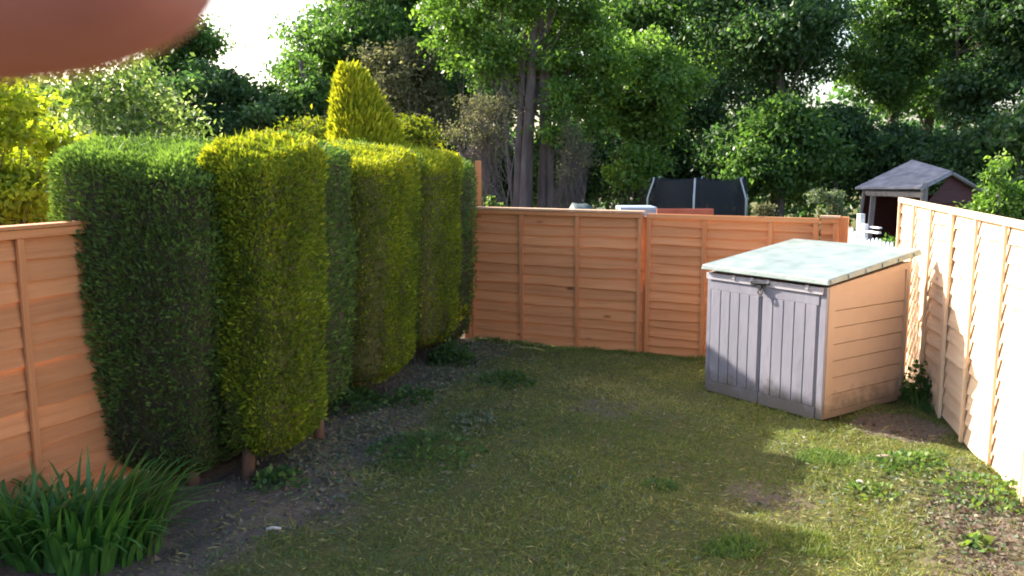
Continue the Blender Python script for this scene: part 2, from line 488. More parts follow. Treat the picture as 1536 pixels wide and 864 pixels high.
# ------------------------------------------------------------------ hedge
HD = math.atan(0.27)       # hedge direction from +Y towards +X
hu = np.array([math.sin(HD), math.cos(HD)])     # along
hv = np.array([math.cos(HD), -math.sin(HD)])    # towards the lawn

def hedge_bush(cx, cy, a, b, h, n, mat, label, seed, z0=0.16, taper=0.72, fuzz=0.06, lift=0.0, bare=0.25, trunk=True, trunk_off=(0, 0), gold_patch=None):
    gz = float(ground_z(cx, cy))
    root = empty('hedge_conifer', (cx, cy, gz))
    tag(root, label, 'conifer', 'conifers clipped into one tall hedge')
    def prof(z):
        t = (z - z0) / (h - z0)
        lo = taper + (1 - taper) * np.clip(t / 0.55, 0, 1) ** 0.8
        hi = np.where(t > 0.93, np.sqrt(np.clip(1 - ((t - 0.93) / 0.07) ** 2 * 0.45, 0, 1)), 1)
        bot = np.clip(t / 0.06, 0.0, 1) ** 0.5 * 0.35 + 0.65
        return lo * hi * bot
    def surf(th, z, k=1.0):
        c, s = np.cos(th), np.sin(th)
        e = 6.0
        r = 1.0 / (np.abs(c) ** e + np.abs(s) ** e) ** (1 / e)
        P3 = np.stack([c * 2, s * 2, z], -1)
        r = r * (1 + 0.04 * vnoise(P3, 2.2, seed) + 0.035 * vnoise(P3, 5, seed + 1)) * prof(z) * k
        u = r * c * a; v = r * s * b
        return np.stack([u * hu[0] + v * hv[0], u * hu[1] + v * hv[1], z], -1)
    def slope(Q):
        gdir = hv * 0.75 - hu * 0.66
        g = np.clip(0.5 + 0.5 * (Q[:, :2] @ gdir) / max(a, b), 0, 1.2)
        Q[:, 2] -= 0.22 * g * np.clip((Q[:, 2] - 1.2) / 1.1, 0, 1)
        return Q
    # inner twig hull
    nt_, nz_ = 40, 26
    TH, ZZ = np.meshgrid(np.linspace(0, 2 * np.pi, nt_, endpoint=False), np.linspace(z0 + 0.05, h - 0.06, nz_))
    H = surf(TH.reshape(-1), ZZ.reshape(-1), 0.90)
    H = slope(H)
    F = []
    for i in range(nz_ - 1):
        for j in range(nt_):
            A_ = i * nt_ + j; B_ = i * nt_ + (j + 1) % nt_
            F.append((A_, B_, B_ + nt_, A_ + nt_))
    F.append(tuple(range(nt_))[::-1]); F.append(tuple((nz_ - 1) * nt_ + j for j in range(nt_)))
    me = bpy.data.meshes.new('twigs'); me.from_pydata(H.tolist(), [], F); me.materials.append(M['hull_gold'] if mat == M['con_gold'] else M['hull']); me.shade_smooth()
    link('twigs', me, root)
    # sprays on the sides
    nside = int(n * 0.72); ntop = n - nside
    th = rng.uniform(0, 2 * np.pi, nside); z = z0 + (h - z0) * rng.beta(1.05, 1.0, nside)
    dep = 1 - np.abs(rng.normal(0, 0.045, nside))
    P = surf(th, z, 1.0)
    P[:, :2] *= dep[:, None]
    out = np.concatenate([P[:, :2], np.zeros((nside, 1))], 1); out = unit(out)
    A_ = out * 0.75 + np.array([0, 0, 0.55]) + rng.normal(0, 0.45, (nside, 3))
    # top
    tt = rng.uniform(0, 2 * np.pi, ntop); rr = np.sqrt(rng.uniform(0, 1, ntop))
    hz = h - 0.03 - 0.07 * rr ** 5 + rng.uniform(-0.05, 0.0, ntop)
    Q = surf(tt, np.full(ntop, z0 + (h - z0) * 0.95), 1.0)
    Q[:, :2] *= rr[:, None]
    Q[:, 2] = hz + 0.03 * vnoise(Q * 1.0, 5, seed + 3) + lift
    A2_ = np.array([0, 0, 0.9]) + rng.normal(0, 0.5, (ntop, 3))
    top_t = np.clip((np.concatenate([P, Q])[:, 2] - h + 0.32) / 0.3, 0, 1)  # lightens the tint towards the top: sunlight put into colour, along with new growth
    P = slope(np.concatenate([P, Q])); A_ = np.concatenate([A_, A2_])
    cl = vnoise(P + seed, 9, seed + 5) * 0.5 + vnoise(P + seed, 24, seed + 6) * 0.35
    P = P + unit(A_) * (cl * fuzz)[:, None]
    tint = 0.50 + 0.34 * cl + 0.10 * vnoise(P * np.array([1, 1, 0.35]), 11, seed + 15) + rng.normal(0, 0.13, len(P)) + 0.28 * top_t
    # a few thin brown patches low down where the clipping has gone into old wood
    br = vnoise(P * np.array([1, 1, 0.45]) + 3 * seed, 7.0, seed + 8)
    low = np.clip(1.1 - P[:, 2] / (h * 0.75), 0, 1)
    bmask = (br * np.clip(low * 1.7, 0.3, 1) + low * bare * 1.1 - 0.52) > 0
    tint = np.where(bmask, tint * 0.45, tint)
    keep = ~(bmask & (rng.uniform(0, 1, len(P)) < 0.4)) 
    P, A_, tint = P[keep], A_[keep], tint[keep]
    ln = rng.uniform(0.02, 0.052, len(P))
    wd = ln * rng.uniform(0.25, 0.5, len(P))
    ln = np.where((rng.random(len(P)) < 0.02) & (P[:, 2] > h - 0.22), ln * rng.uniform(1.4, 2.6, len(P)), ln)
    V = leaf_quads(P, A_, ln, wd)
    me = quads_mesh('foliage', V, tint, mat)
    o = link('foliage', me, root); o['kind'] = 'stuff'
    if trunk:
        mb = MB()
        tx, ty = trunk_off
        mb.tube([(tx, ty, -0.08), (tx * 0.95 + 0.01, ty, 0.2), (tx * 0.8, ty * 0.8, 0.7), (0, 0, h * 0.8)], [0.048, 0.040, 0.034, 0.02], 9)
        mb.build('trunk', M['bark_red'], root, smooth=True)
    return root

def along(k, off=0.0, x0=-1.75, y0=6.15):
    return (x0 + hu[0] * k + hv[0] * off, y0 + hu[1] * k + hv[1] * off)

hedge_bush(-2.23, 5.93, 0.54, 0.55, 2.27, 80000, M['con_green'], 'wide dark green conifer at the near left end of the hedge, beside the left fence', 11, z0=0.07, taper=0.72, bare=0.10, trunk_off=(0.15, -0.3))
hedge_bush(-1.60, 5.86, 0.42, 0.245, 2.27, 52000, M['con_gold'], 'bright golden-green conifer with a bare stem at its foot, nearest the camera in the hedge', 23, taper=0.86, bare=0.16, trunk_off=(-0.12, -0.24))
hedge_bush(-1.74, 6.75, 0.50, 0.42, 2.29, 34000, M['con_green'], 'narrow dark green conifer between the two broad golden ones in the hedge', 31, taper=0.84, bare=0.16, trunk_off=(0.3, -0.25))
hedge_bush(-1.40, 7.93, 0.58, 0.46, 2.29, 48000, M['con_gold'], 'golden conifer in the middle of the hedge with a brown patch low on its face', 43, taper=0.84, bare=0.24)
hedge_bush(-1.42, 8.72, 0.52, 0.45, 2.30, 26000, M['con_green'], 'dark green conifer showing as a slim strip in the far half of the hedge', 53, taper=0.86, bare=0.12)
hedge_bush(-1.08, 9.48, 0.56, 0.45, 2.28, 36000, M['con_gold'], 'golden conifer farthest along the hedge, before its dark green far end', 61, taper=0.86, bare=0.22)
hedge_bush(-0.88, 10.2, 0.44, 0.40, 2.22, 18000, M['con_green'], 'dark green conifer closing the far end of the hedge by the back fence', 71, z0=0.04, taper=0.86, bare=0.12)

# cone shaped golden conifer behind the hedge
def cone_conifer(cx, cy, top, r, n, seed):
    root = empty('golden_conifer', (cx, cy, float(ground_z(cx, cy))))
    z = rng.power(1.35, n); z = 1 - z            # more low down
    z = rng.uniform(0, 1, n) ** 1.25
    th = rng.uniform(0, 2 * np.pi, n)
    prof = r * np.clip(1.02 - z, 0, 1) ** 0.6 * (1.25 + 0.4 * np.cos(th))
    rr = prof * (1 - np.abs(rng.normal(0, 0.16, n))) * (1 + 0.14 * vnoise(np.stack([np.cos(th) * 2, np.sin(th) * 2, z * 5], -1), 3, seed))
    P = np.stack([rr * np.cos(th) - 0.22 * z, rr * np.sin(th), 0.3 + z * (top - 0.3)], -1)
    P[:, 2] += 0.12 * rng.random(n) ** 2
    out = unit(np.stack([np.cos(th), np.sin(th), np.zeros(n)], -1))
    A_ = out * 0.45 + np.array([0, 0, 0.95]) + rng.normal(0, 0.25, (n, 3))
    tint = 0.5 + 0.3 * vnoise(P, 8, seed + 1) + rng.normal(0, 0.15, n)
    ln = rng.uniform(0.05, 0.12, n)
    o = link('foliage', quads_mesh('foliage', leaf_quads(P, A_, ln, ln * 0.3), tint, M['con_bright']), root); o['kind'] = 'stuff'
    MB().tube([(0, 0, -0.1), (0, 0, top * 0.9)], [0.07, 0.01], 8).build('trunk', M['bark_red'], root, smooth=True)
    return root
c1 = cone_conifer(-1.60, 10.2, 3.02, 0.66, 36000, 5)
tag(c1, 'pointed cone-shaped golden conifer standing above and behind the hedge', 'conifer')

# ------------------------------------------------------------------ trees and shrubs
def plant(name, cx, cy, blobs, nleaf, lsize, mat, label, cat, group=None, trunks=None, bark='bark', clump=0.42, nclump=16, flat=0.5, droop=0.1, ztint=0.0, twigs=60, drop=0.0, seed=None, aspect=0.55):
    """blobs: list of (dx, dy, z, rx, rz); trunks: list of (dx, dy, lean_x, top_z, radius)"""
    gz = float(ground_z(cx, cy))
    root = empty(name, (cx, cy, gz))
    tag(root, label, cat, group)
    vol = np.array([b[3] ** 2 * b[4] for b in blobs]); share = vol ** 0.72; share /= share.sum()
    Ps = []; Ts = []; centres = []
    for b, s in zip(blobs, share):
        nb = int(nleaf * s); k = max(3, int(nclump * (0.5 + s * len(blobs) * 0.5)))
        dirs = unit(rng.normal(size=(k, 3))); rad = rng.uniform(0.25, 1.0, k) ** 0.6
        cc = dirs * rad[:, None] * np.array([b[3], b[3], b[4]]) + np.array([b[0], b[1], b[2]])
        centres.append((b, cc))
        idx = rng.integers(0, k, nb)
        cs = clump * min(b[3], b[4]) * rng.uniform(0.6, 1.25, k)
        off = rng.normal(size=(nb, 3)); off = off * (cs[idx])[:, None] * np.array([1, 1, flat])
        P = cc[idx] + off
        ct = rng.normal(0, 0.13, k)
        Ps.append(P); Ts.append(0.5 + ct[idx] + rng.normal(0, 0.22, nb) + ztint * (P[:, 2] - b[2]))
    P = np.concatenate(Ps); tint = np.concatenate(Ts)
    ok = P[:, 2] > 0.02
    P, tint = P[ok], tint[ok]
    A_ = rng.normal(size=(len(P), 3)) + np.array([0, 0, -droop * 3])
    ln = lsize * rng.uniform(0.6, 1.35, len(P))
    o = link('foliage', quads_mesh('foliage', leaf_quads(P, A_, ln, ln * aspect, 0.3), tint, mat), root); o['kind'] = 'stuff'
    if trunks is None: trunks = [(0, 0, 0, blobs[0][2], 0.06)]
    bases = []
    for (dx, dy, lx, tz, r) in trunks:
        mb = MB(); ph = rng.uniform(0, 6.28)
        pts = []; k = 8
        for i in range(k + 1):
            s = i / k
            pts.append((dx + lx * s + 0.04 * tz * 0.3 * math.sin(ph + s * 5), dy + 0.03 * tz * 0.3 * math.cos(ph + s * 4), -0.15 + (tz + 0.15) * s))
        mb.tube(pts, [r * (1.25 if i == 0 else 1 - 0.72 * i / k) for i in range(k + 1)], 9)
        mb.build('trunk', M[bark], root, smooth=True)
        bases.append((pts, r))
    # limbs from the trunks into the clumps, joined into one branch part
    mb = MB(); cnt = 0
    for b, cc in centres:
        for c in cc[: max(1, int(twigs / len(blobs)))]:
            pts, r = bases[rng.integers(0, len(bases))]
            j = int(np.clip(rng.integers(3, len(pts)), 0, len(pts) - 1))
            while j > 1 and pts[j][2] > c[2] - 0.1: j -= 1
            p0 = Vector(pts[j]); p1 = Vector(c.tolist())
            mid = p0.lerp(p1, 0.5) + Vector((rng.normal(0, 0.05), rng.normal(0, 0.05), -0.08 * (p1 - p0).length + 0.05))
            L = (p1 - p0).length
            rr = min(r * 0.34, 0.010 + 0.008 * L)
            mb.tube([p0, mid, p1, p1 + (p1 - mid) * 0.35], [rr, rr * 0.65, rr * 0.35, rr * 0.12], 5, cap=False); cnt += 1
    if cnt:
        o = mb.build('branches', M[bark], root, smooth=True); o['kind'] = 'stuff'
    return root

def crown(cx, zc, rx, rz, k, seed, small=0.42):
    r = np.random.default_rng(seed); out = []
    for i in range(k):
        d_ = unit(r.normal(size=3)); q = r.uniform(0.25, 0.85)
        s = small * r.uniform(0.75, 1.25)
        out.append((cx + d_[0] * rx * q, d_[1] * rx * q * 0.8, zc + d_[2] * rz * q, rx * s, min(rz, rx) * s * 0.9))
    return out

# left side, close
plant('lime_shrub', -4.35, 7.6, crown(0, 2.0, 0.62, 0.75, 8, 1) + [(-0.6, 0, 1.6, 0.4, 0.5)], 13000, 0.085, M['leaf_lime'], 'bright yellow-green leafy shrub glowing in the sun behind the left fence', 'shrub', clump=0.55, nclump=12, trunks=[(0, 0, 0.1, 1.9, 0.04), (0.1, 0.1, -0.3, 1.7, 0.03)], aspect=0.42)
plant('blossom_shrub', -6.0, 12.6, crown(0, 2.2, 1.5, 1.45, 12, 2), 15000, 0.085, M['leaf_may'], 'pale sunlit shrub with loose whitish leaves and blossom behind the left end of the hedge', 'shrub', clump=0.5, nclump=14, trunks=[(0, 0, 0.2, 2.4, 0.06), (0.3, 0, 0.9, 2.6, 0.05), (-0.3, 0, -0.8, 2.4, 0.05)])
plant('leafy_shrub', -2.55, 11.6, crown(0, 2.3, 0.55, 0.62, 9, 3), 9000, 0.06, M['con_gold'], 'yellow-green bush left of the cone-shaped conifer, showing over the hedge', 'shrub', clump=0.5, nclump=12, trunks=[(0, 0, 0, 2.2, 0.03)])
plant('leafy_shrub', -1.45, 12.0, crown(0, 2.3, 0.62, 0.6, 9, 4), 8500, 0.06, M['con_gold'], 'yellow-green bush right of the cone-shaped conifer, showing over the hedge', 'shrub', clump=0.5, nclump=12, trunks=[(0, 0, 0, 2.2, 0.03)])

# far trees.  X at distance Y:  x = (px-768)/1350*Y
def X(px, Y): return (px - 768) / 1350.0 * Y
def Zp(py, Y): return 2.1 - (py - 240) / 1350.0 * Y
G = 'trees standing beyond the garden'
def far_tree(name, px, Y, x0, x1, y0, y1, n, ls, mat, label, k=14, seed=1, trunks=None, bark='bark', small=0.4, twigs=70, clump=0.42, cat='tree', **kw):
    cx = X(px, Y); gz = float(ground_z(cx, Y))
    zc = (Zp(y0, Y) + Zp(y1, Y)) / 2 - gz; rz = abs(Zp(y0, Y) - Zp(y1, Y)) / 2
    rx = (x1 - x0) / 1350.0 * Y / 2; ox = X((x0 + x1) / 2, Y) - cx
    bl = [(b[0], b[1], max(b[2], 0.3), b[3], b[4]) for b in crown(ox, zc, rx, rz, k, seed, small)]
    if trunks is None: trunks = [(0, 0, ox * 0.8, zc + rz * 0.6, 0.05 + 0.018 * (zc + rz))]
    return plant(name, cx, Y, bl, n, ls, mat, label, cat, G if cat == 'tree' else 'dark shrubs filling the foot of the trees', trunks, bark, clump, kw.get('nclump', 14), twigs=twigs)

far_tree('broadleaf_tree', 240, 23, 170, 430, 90, 240, 26000, 0.14, M['leaf_dark'], 'low dark rounded tree behind the left half of the hedge', 16, 21, twigs=24)
far_tree('broadleaf_tree', 270, 25, 200, 345, 10, 170, 13000, 0.14, M['leaf_mid'], 'loose-branched tree standing up beside the bright gap of sky at the left', 12, 22, small=0.38, clump=0.4, twigs=30)
far_tree('broadleaf_tree', 60, 20, -120, 190, 60, 250, 22000, 0.14, M['leaf_mid'], 'mid green tree behind the pale blossom shrub at the left edge', 14, 23, twigs=24)
far_tree('broadleaf_tree', 455, 24, 390, 530, 60, 240, 14000, 0.13, M['leaf_mid'], 'small pale green tree right of the sky gap, behind the hedge', 12, 24, twigs=24)
far_tree('broadleaf_tree', 570, 27, 430, 700, -120, 210, 44000, 0.14, M['leaf_mid'], 'large loose tree with sky between its branches above the cone-shaped conifer', 26, 25, small=0.32, clump=0.42, twigs=60)
far_tree('broadleaf_tree', 620, 24, 550, 690, 50, 250, 20000, 0.11, M['leaf_brown'], 'brownish grey-leaved tree right of the cone-shaped conifer', 14, 26, small=0.42, twigs=24)
far_tree('broadleaf_tree', 600, 29, 430, 760, 10, 260, 34000, 0.15, M['leaf_dark'], 'dark tree mass behind the cone-shaped conifer', 18, 27, twigs=24)
Yp = 22.0
pop = plant('poplar', X(800, Yp), Yp, [(X(p, Yp) - X(800, Yp), dy, Zp(q, Yp) + 0.75, r_, s_) for p, q, r_, s_, dy in
      ((690, 60, .55, .7, 0), (675, 10, .55, .8, .3), (720, -20, .6, .9, -.4), (745, 70, .5, .7, -.3), (730, 110, .4, .6, -.5), (700, -70, .8, 1., 0), (770, 10, .55, .9, -.5), (780, 90, .4, .7, .6),
       (820, 40, .6, .9, .5), (860, 0, .6, .9, -.2), (850, 100, .5, .8, .5), (885, 60, .55, .8, 0), (800, -70, 1., 1.1, 0), (870, -80, .9, 1., 0), (840, 170, .45, .7, -.5), (885, 150, .5, .7, .3), (905, 100, .5, .8, -.3), (835, 110, .4, .7, -.5))],
      42000, 0.12, M['leaf_bright'], 'tall poplar with a tight cluster of upright purple-grey stems rising behind the back fence', 'tree', G,
      trunks=[(-0.30, 0, 0.05, 8.5, 0.13), (-0.08, -0.1, 0.0, 9.0, 0.20), (0.12, 0.1, 0.1, 8.5, 0.17), (0.28, 0.1, 0.2, 8.0, 0.12), (-0.45, 0.3, -0.3, 7.0, 0.08), (0.42, .2, .5, 7.0, .07)], bark='bark_grey', nclump=16, twigs=50)
far_tree('bare_shrub', 722, 20.5, 670, 770, 80, 280, 3600, 0.06, M['leaf_brown'], 'thin almost leafless twiggy tree left of the poplar stems', 14, 28, trunks=[(-0.1, 0, -0.3, 3.4, 0.03), (0.1, 0, 0.1, 3.8, 0.025), (0.3, 0, 0.5, 3.2, 0.025), (0, .2, 0.2, 4.0, 0.025)], bark='bark_grey', small=0.35, twigs=420, clump=0.5)
far_tree('bare_shrub', 850, 21.0, 800, 900, 170, 300, 1500, 0.06, M['leaf_brown'], 'tangle of thin bare grey twigs right of the poplar stems', 10, 38, trunks=[(-0.1, 0, -0.3, 2.0, 0.02), (0.1, 0, 0.3, 2.2, 0.02)], bark='bark_grey', small=0.35, twigs=160, clump=0.5)
far_tree('broadleaf_tree', 942, 23, 870, 1060, 0, 290, 36000, 0.12, M['leaf_bright'], 'small bright green tree on thin stems, just right of the poplar', 26, 29, trunks=[(0, 0, 0.1, 3.6, 0.045), (0.14, 0, 0.4, 3.0, 0.03)], small=0.32, twigs=30)
far_tree('broadleaf_tree', 960, 29, 850, 1100, -120, 200, 32000, 0.15, M['leaf_mid'], 'tall green tree behind the small bright one, right of the poplar', 24, 30, twigs=30)
far_tree('broadleaf_tree', 1160, 26, 1030, 1290, -130, 220, 48000, 0.14, M['leaf_dark'], 'large spreading dark tree with heavy limbs above the trampoline', 34, 31, small=0.29, twigs=60, clump=0.47)
far_tree('broadleaf_tree', 1330, 27, 1240, 1430, -120, 220, 30000, 0.14, M['leaf_mid'], 'airy mid green tree with patches of sky showing, above the summerhouse', 26, 32, small=0.30, clump=0.47, twigs=40)
far_tree('broadleaf_tree', 1440, 25, 1390, 1600, -120, 220, 46000, 0.14, M['leaf_dark'], 'dark tree with slender leaning trunks at the right edge', 26, 33, small=0.32, trunks=[(0.2, 0.6, -0.5, 8.0, 0.09), (0.9, 0, 1.4, 7.5, 0.12)], twigs=50)
far_tree('broadleaf_tree', 1640, 24, 1520, 1800, -150, 260, 24000, 0.16, M['leaf_mid'], 'tree at the far right beyond the long fence', 16, 34, twigs=24)
far_tree('broadleaf_tree', 740, 33, 640, 900, -60, 260, 34000, 0.18, M['leaf_dark'], 'dark tree behind the poplar stems', 18, 35, twigs=24)
far_tree('broadleaf_tree', 1070, 34, 960, 1180, -60, 230, 12000, 0.16, M['leaf_mid'], 'farther green tree glimpsed between the small bright tree and the dark spreading one', 18, 37, twigs=20)
far_tree('broadleaf_tree', 1385, 31, 1290, 1480, -20, 240, 22000, 0.16, M['leaf_mid'], 'farther green tree filling the gap between the airy tree and the right edge tree', 20, 39, twigs=20)
far_tree('broadleaf_tree', -160, 22, -330, -20, 120, 260, 12000, 0.17, M['leaf_mid'], 'tree outside the left edge beyond the neighbouring gardens', 10, 36, twigs=20)
# dark evergreens filling the lower half
for i, (px, Y, x0, x1, y0, y1, mt, lb) in enumerate([
    (1010, 27, 940, 1090, 130, 330, 'leaf_dark', 'dark bushy growth left of the trampoline under the trees'),
    (1110, 25.5, 1050, 1180, 150, 330, 'leaf_dark', 'dark dense bush directly behind the trampoline'),
    (1165, 24, 1100, 1250, 130, 330, 'leaf_mid', 'mid green bush just right of the trampoline'),
    (1250, 26, 1180, 1320, 150, 330, 'leaf_dark', 'dark bush left of the summerhouse roof'),
    (1350, 25, 1280, 1430, 160, 330, 'leaf_dark', 'dark bush behind the summerhouse roof'),
    (1450, 23, 1390, 1530, 150, 330, 'leaf_dark', 'dark bush right of the summerhouse'),
    (1560, 21, 1490, 1650, 140, 350, 'leaf_dark', 'dark bush at the right edge of the picture'),
    (880, 28, 800, 960, 170, 320, 'leaf_dark', 'dark bush behind the thin stems of the small bright tree'),
    (760, 30, 680, 840, 200, 320, 'leaf_dark', 'dark bush low behind the poplar stems'),
    (620, 26, 500, 720, 170, 320, 'leaf_dark', 'dark bush behind the far end of the hedge'),
    (430, 27, 300, 540, 150, 320, 'leaf_dark', 'dark bush behind the middle of the hedge'),
    (180, 24, 40, 320, 170, 320, 'leaf_dark', 'dark bush behind the near end of the hedge'),
    (-60, 22, -200, 80, 180, 330, 'leaf_dark', 'dark bush beyond the left fence')]):
    far_tree('evergreen_shrub', px, Y, x0, x1, y0, y1, 17000, 0.15, M[mt], lb, 14, 50 + i, small=0.42, twigs=12, clump=0.55, cat='shrub')
# backing woodland
def woodland():
    n = 45000
    x = rng.uniform(-34, 40, n); y = 40 + rng.normal(0, 1.6, n) + 2 * np.sin(x * 0.3)
    top = 2.8 + 1.2 * np.sin(x * 0.55) + 0.9 * np.sin(x * 1.7 + 2) + np.where(x > 2, 0.8, 0) - np.where((x > -14) & (x < -8), 2.2, 0)
    z = -0.9 + (top + 0.9) * rng.power(1.3, n)
    P = np.stack([x, y, z], -1) + rng.normal(0, 0.3, (n, 3))
    t = 0.5 + 0.3 * vnoise(P, 1.6, 77) + rng.normal(0, 0.15, n)
    ln = rng.uniform(0.22, 0.45, n)
    o = link('woodland', quads_mesh('woodland', leaf_quads(P, rng.normal(size=(n, 3)), ln, ln * 0.7), t, M['leaf_dark']))
    tag(o, 'far belt of dark woodland closing the view behind the trees', 'woodland', None, 'stuff')
woodland()

# small plants right behind the back fence
plant('silvery_sapling', X(1240, 14.5), 14.5, crown(0, 1.75, 0.28, 0.35, 6, 60), 1300, 0.07, M['leaf_grey'], 'pale silvery leafed sapling left of the summerhouse', 'sapling', trunks=[(0, 0, 0.05, 1.7, 0.02)], nclump=8, twigs=20, aspect=0.4)
plant('pale_shrub', X(1188, 15.5), 15.5, crown(0, 1.35, 0.3, 0.3, 5, 61), 1300, 0.06, M['leaf_grey'], 'small grey-green shrub just topping the back fence, right of the trampoline', 'shrub', trunks=[(0, 0, 0, 1.2, 0.02)], nclump=8, twigs=14)
plant('dried_shrub', X(1143, 16), 16, crown(0, 1.65, 0.22, 0.3, 6, 62), 1100, 0.055, M['leaf_brown'], 'small brown withered shrub beside the right pole of the trampoline', 'shrub', trunks=[(0, 0, 0, 1.5, 0.02)], nclump=7, twigs=14)
plant('garden_shrub', X(1500, 14), 14, crown(0, 1.95, 0.55, 0.6, 8, 63), 5000, 0.075, M['leaf_bright'], 'fresh green shrub beside the right end of the summerhouse', 'shrub', trunks=[(0, 0, 0.1, 1.9, 0.03)], nclump=10, twigs=24)
plant('garden_shrub', X(1330, 13.2), 13.2, crown(0, 0.95, 0.32, 0.6, 7, 64), 3000, 0.06, M['leaf_mid'], 'shaded shrub growing under the open side of the summerhouse', 'shrub', trunks=[(0, 0, 0, 1.0, 0.02)], nclump=9, twigs=14)
plant('garden_shrub', X(742, 12.3), 12.3, crown(0, 1.55, 0.14, 0.22, 5, 65), 900, 0.05, M['leaf_may'], 'small pale shrub showing between the lone post and the poplar stems', 'shrub', trunks=[(0, 0, 0, 1.3, 0.02)], nclump=6, twigs=10)

# ------------------------------------------------------------------ storage shed
M['plast_tan'] = simple_mat('tan_plastic', (0.40, 0.295, 0.23), (0.45, 0.335, 0.265), 3, 0.5, 0.12, 60, spec=0.4)
M['plast_grey'] = simple_mat('grey_plastic', (0.235, 0.225, 0.275), (0.31, 0.295, 0.345), 3, 0.45, 0.35, 26, stretch=(1, 1, 0.35), spec=0.5)
def dirty(m):
    t = m.node_tree
    p = [n for n in t.nodes if n.type == 'BSDF_PRINCIPLED'][0]
    src = p.inputs['Base Color'].links[0].from_socket
    tc = nd(t, 'ShaderNodeTexCoord'); sp = nd(t, 'ShaderNodeSeparateXYZ'); t.links.new(tc.outputs['Object'], sp.inputs[0])
    n = nd(t, 'ShaderNodeTexNoise', Scale=9.0, Detail=7, Roughness=0.7); t.links.new(tc.outputs['Object'], n.inputs['Vector'])
    a = nd(t, 'ShaderNodeMath', operation='MULTIPLY_ADD'); a.inputs[1].default_value = -0.55; t.links.new(n.outputs['Fac'], a.inputs[0]); t.links.new(sp.outputs['Z'], a.inputs[2])
    rr = ramp(t, [(0.0, (0.75, 0.75, 0.75)), (0.16, (0, 0, 0))]); t.links.new(a.outputs[0], rr.inputs[0])
    add = nd(t, 'ShaderNodeMath', operation='ADD'); add.inputs[1].default_value = 0.2; t.links.new(a.outputs[0], add.inputs[0]); t.links.new(add.outputs[0], rr.inputs[0])
    mx = nd(t, 'ShaderNodeMix', data_type='RGBA'); mx.inputs[7].default_value = (0.15, 0.125, 0.095, 1)
    t.links.new(rr.outputs[0], mx.inputs['Factor']); t.links.new(src, mx.inputs[6]); t.links.new(mx.outputs[2], p.inputs['Base Color'])
dirty(M['plast_grey']); dirty(M['plast_tan'])
M['plast_lid'] = simple_mat('green_grey_lid_plastic', (0.145, 0.19, 0.178), (0.29, 0.345, 0.325), 5, 0.42, 0.25, 40, spec=0.5)
M['plast_dark'] = simple_mat('dark_plastic', (0.02, 0.02, 0.022), (0.04, 0.04, 0.045), 10, 0.5, 0.1)
M['steel'] = simple_mat('galvanised_steel', (0.35, 0.36, 0.38), (0.5, 0.51, 0.53), 20, 0.4, 0.1, metal=0.8)
M['plast_light'] = simple_mat('light_grey_plastic', (0.42, 0.39, 0.42), (0.5, 0.47, 0.5), 3, 0.5, 0.15, 50)

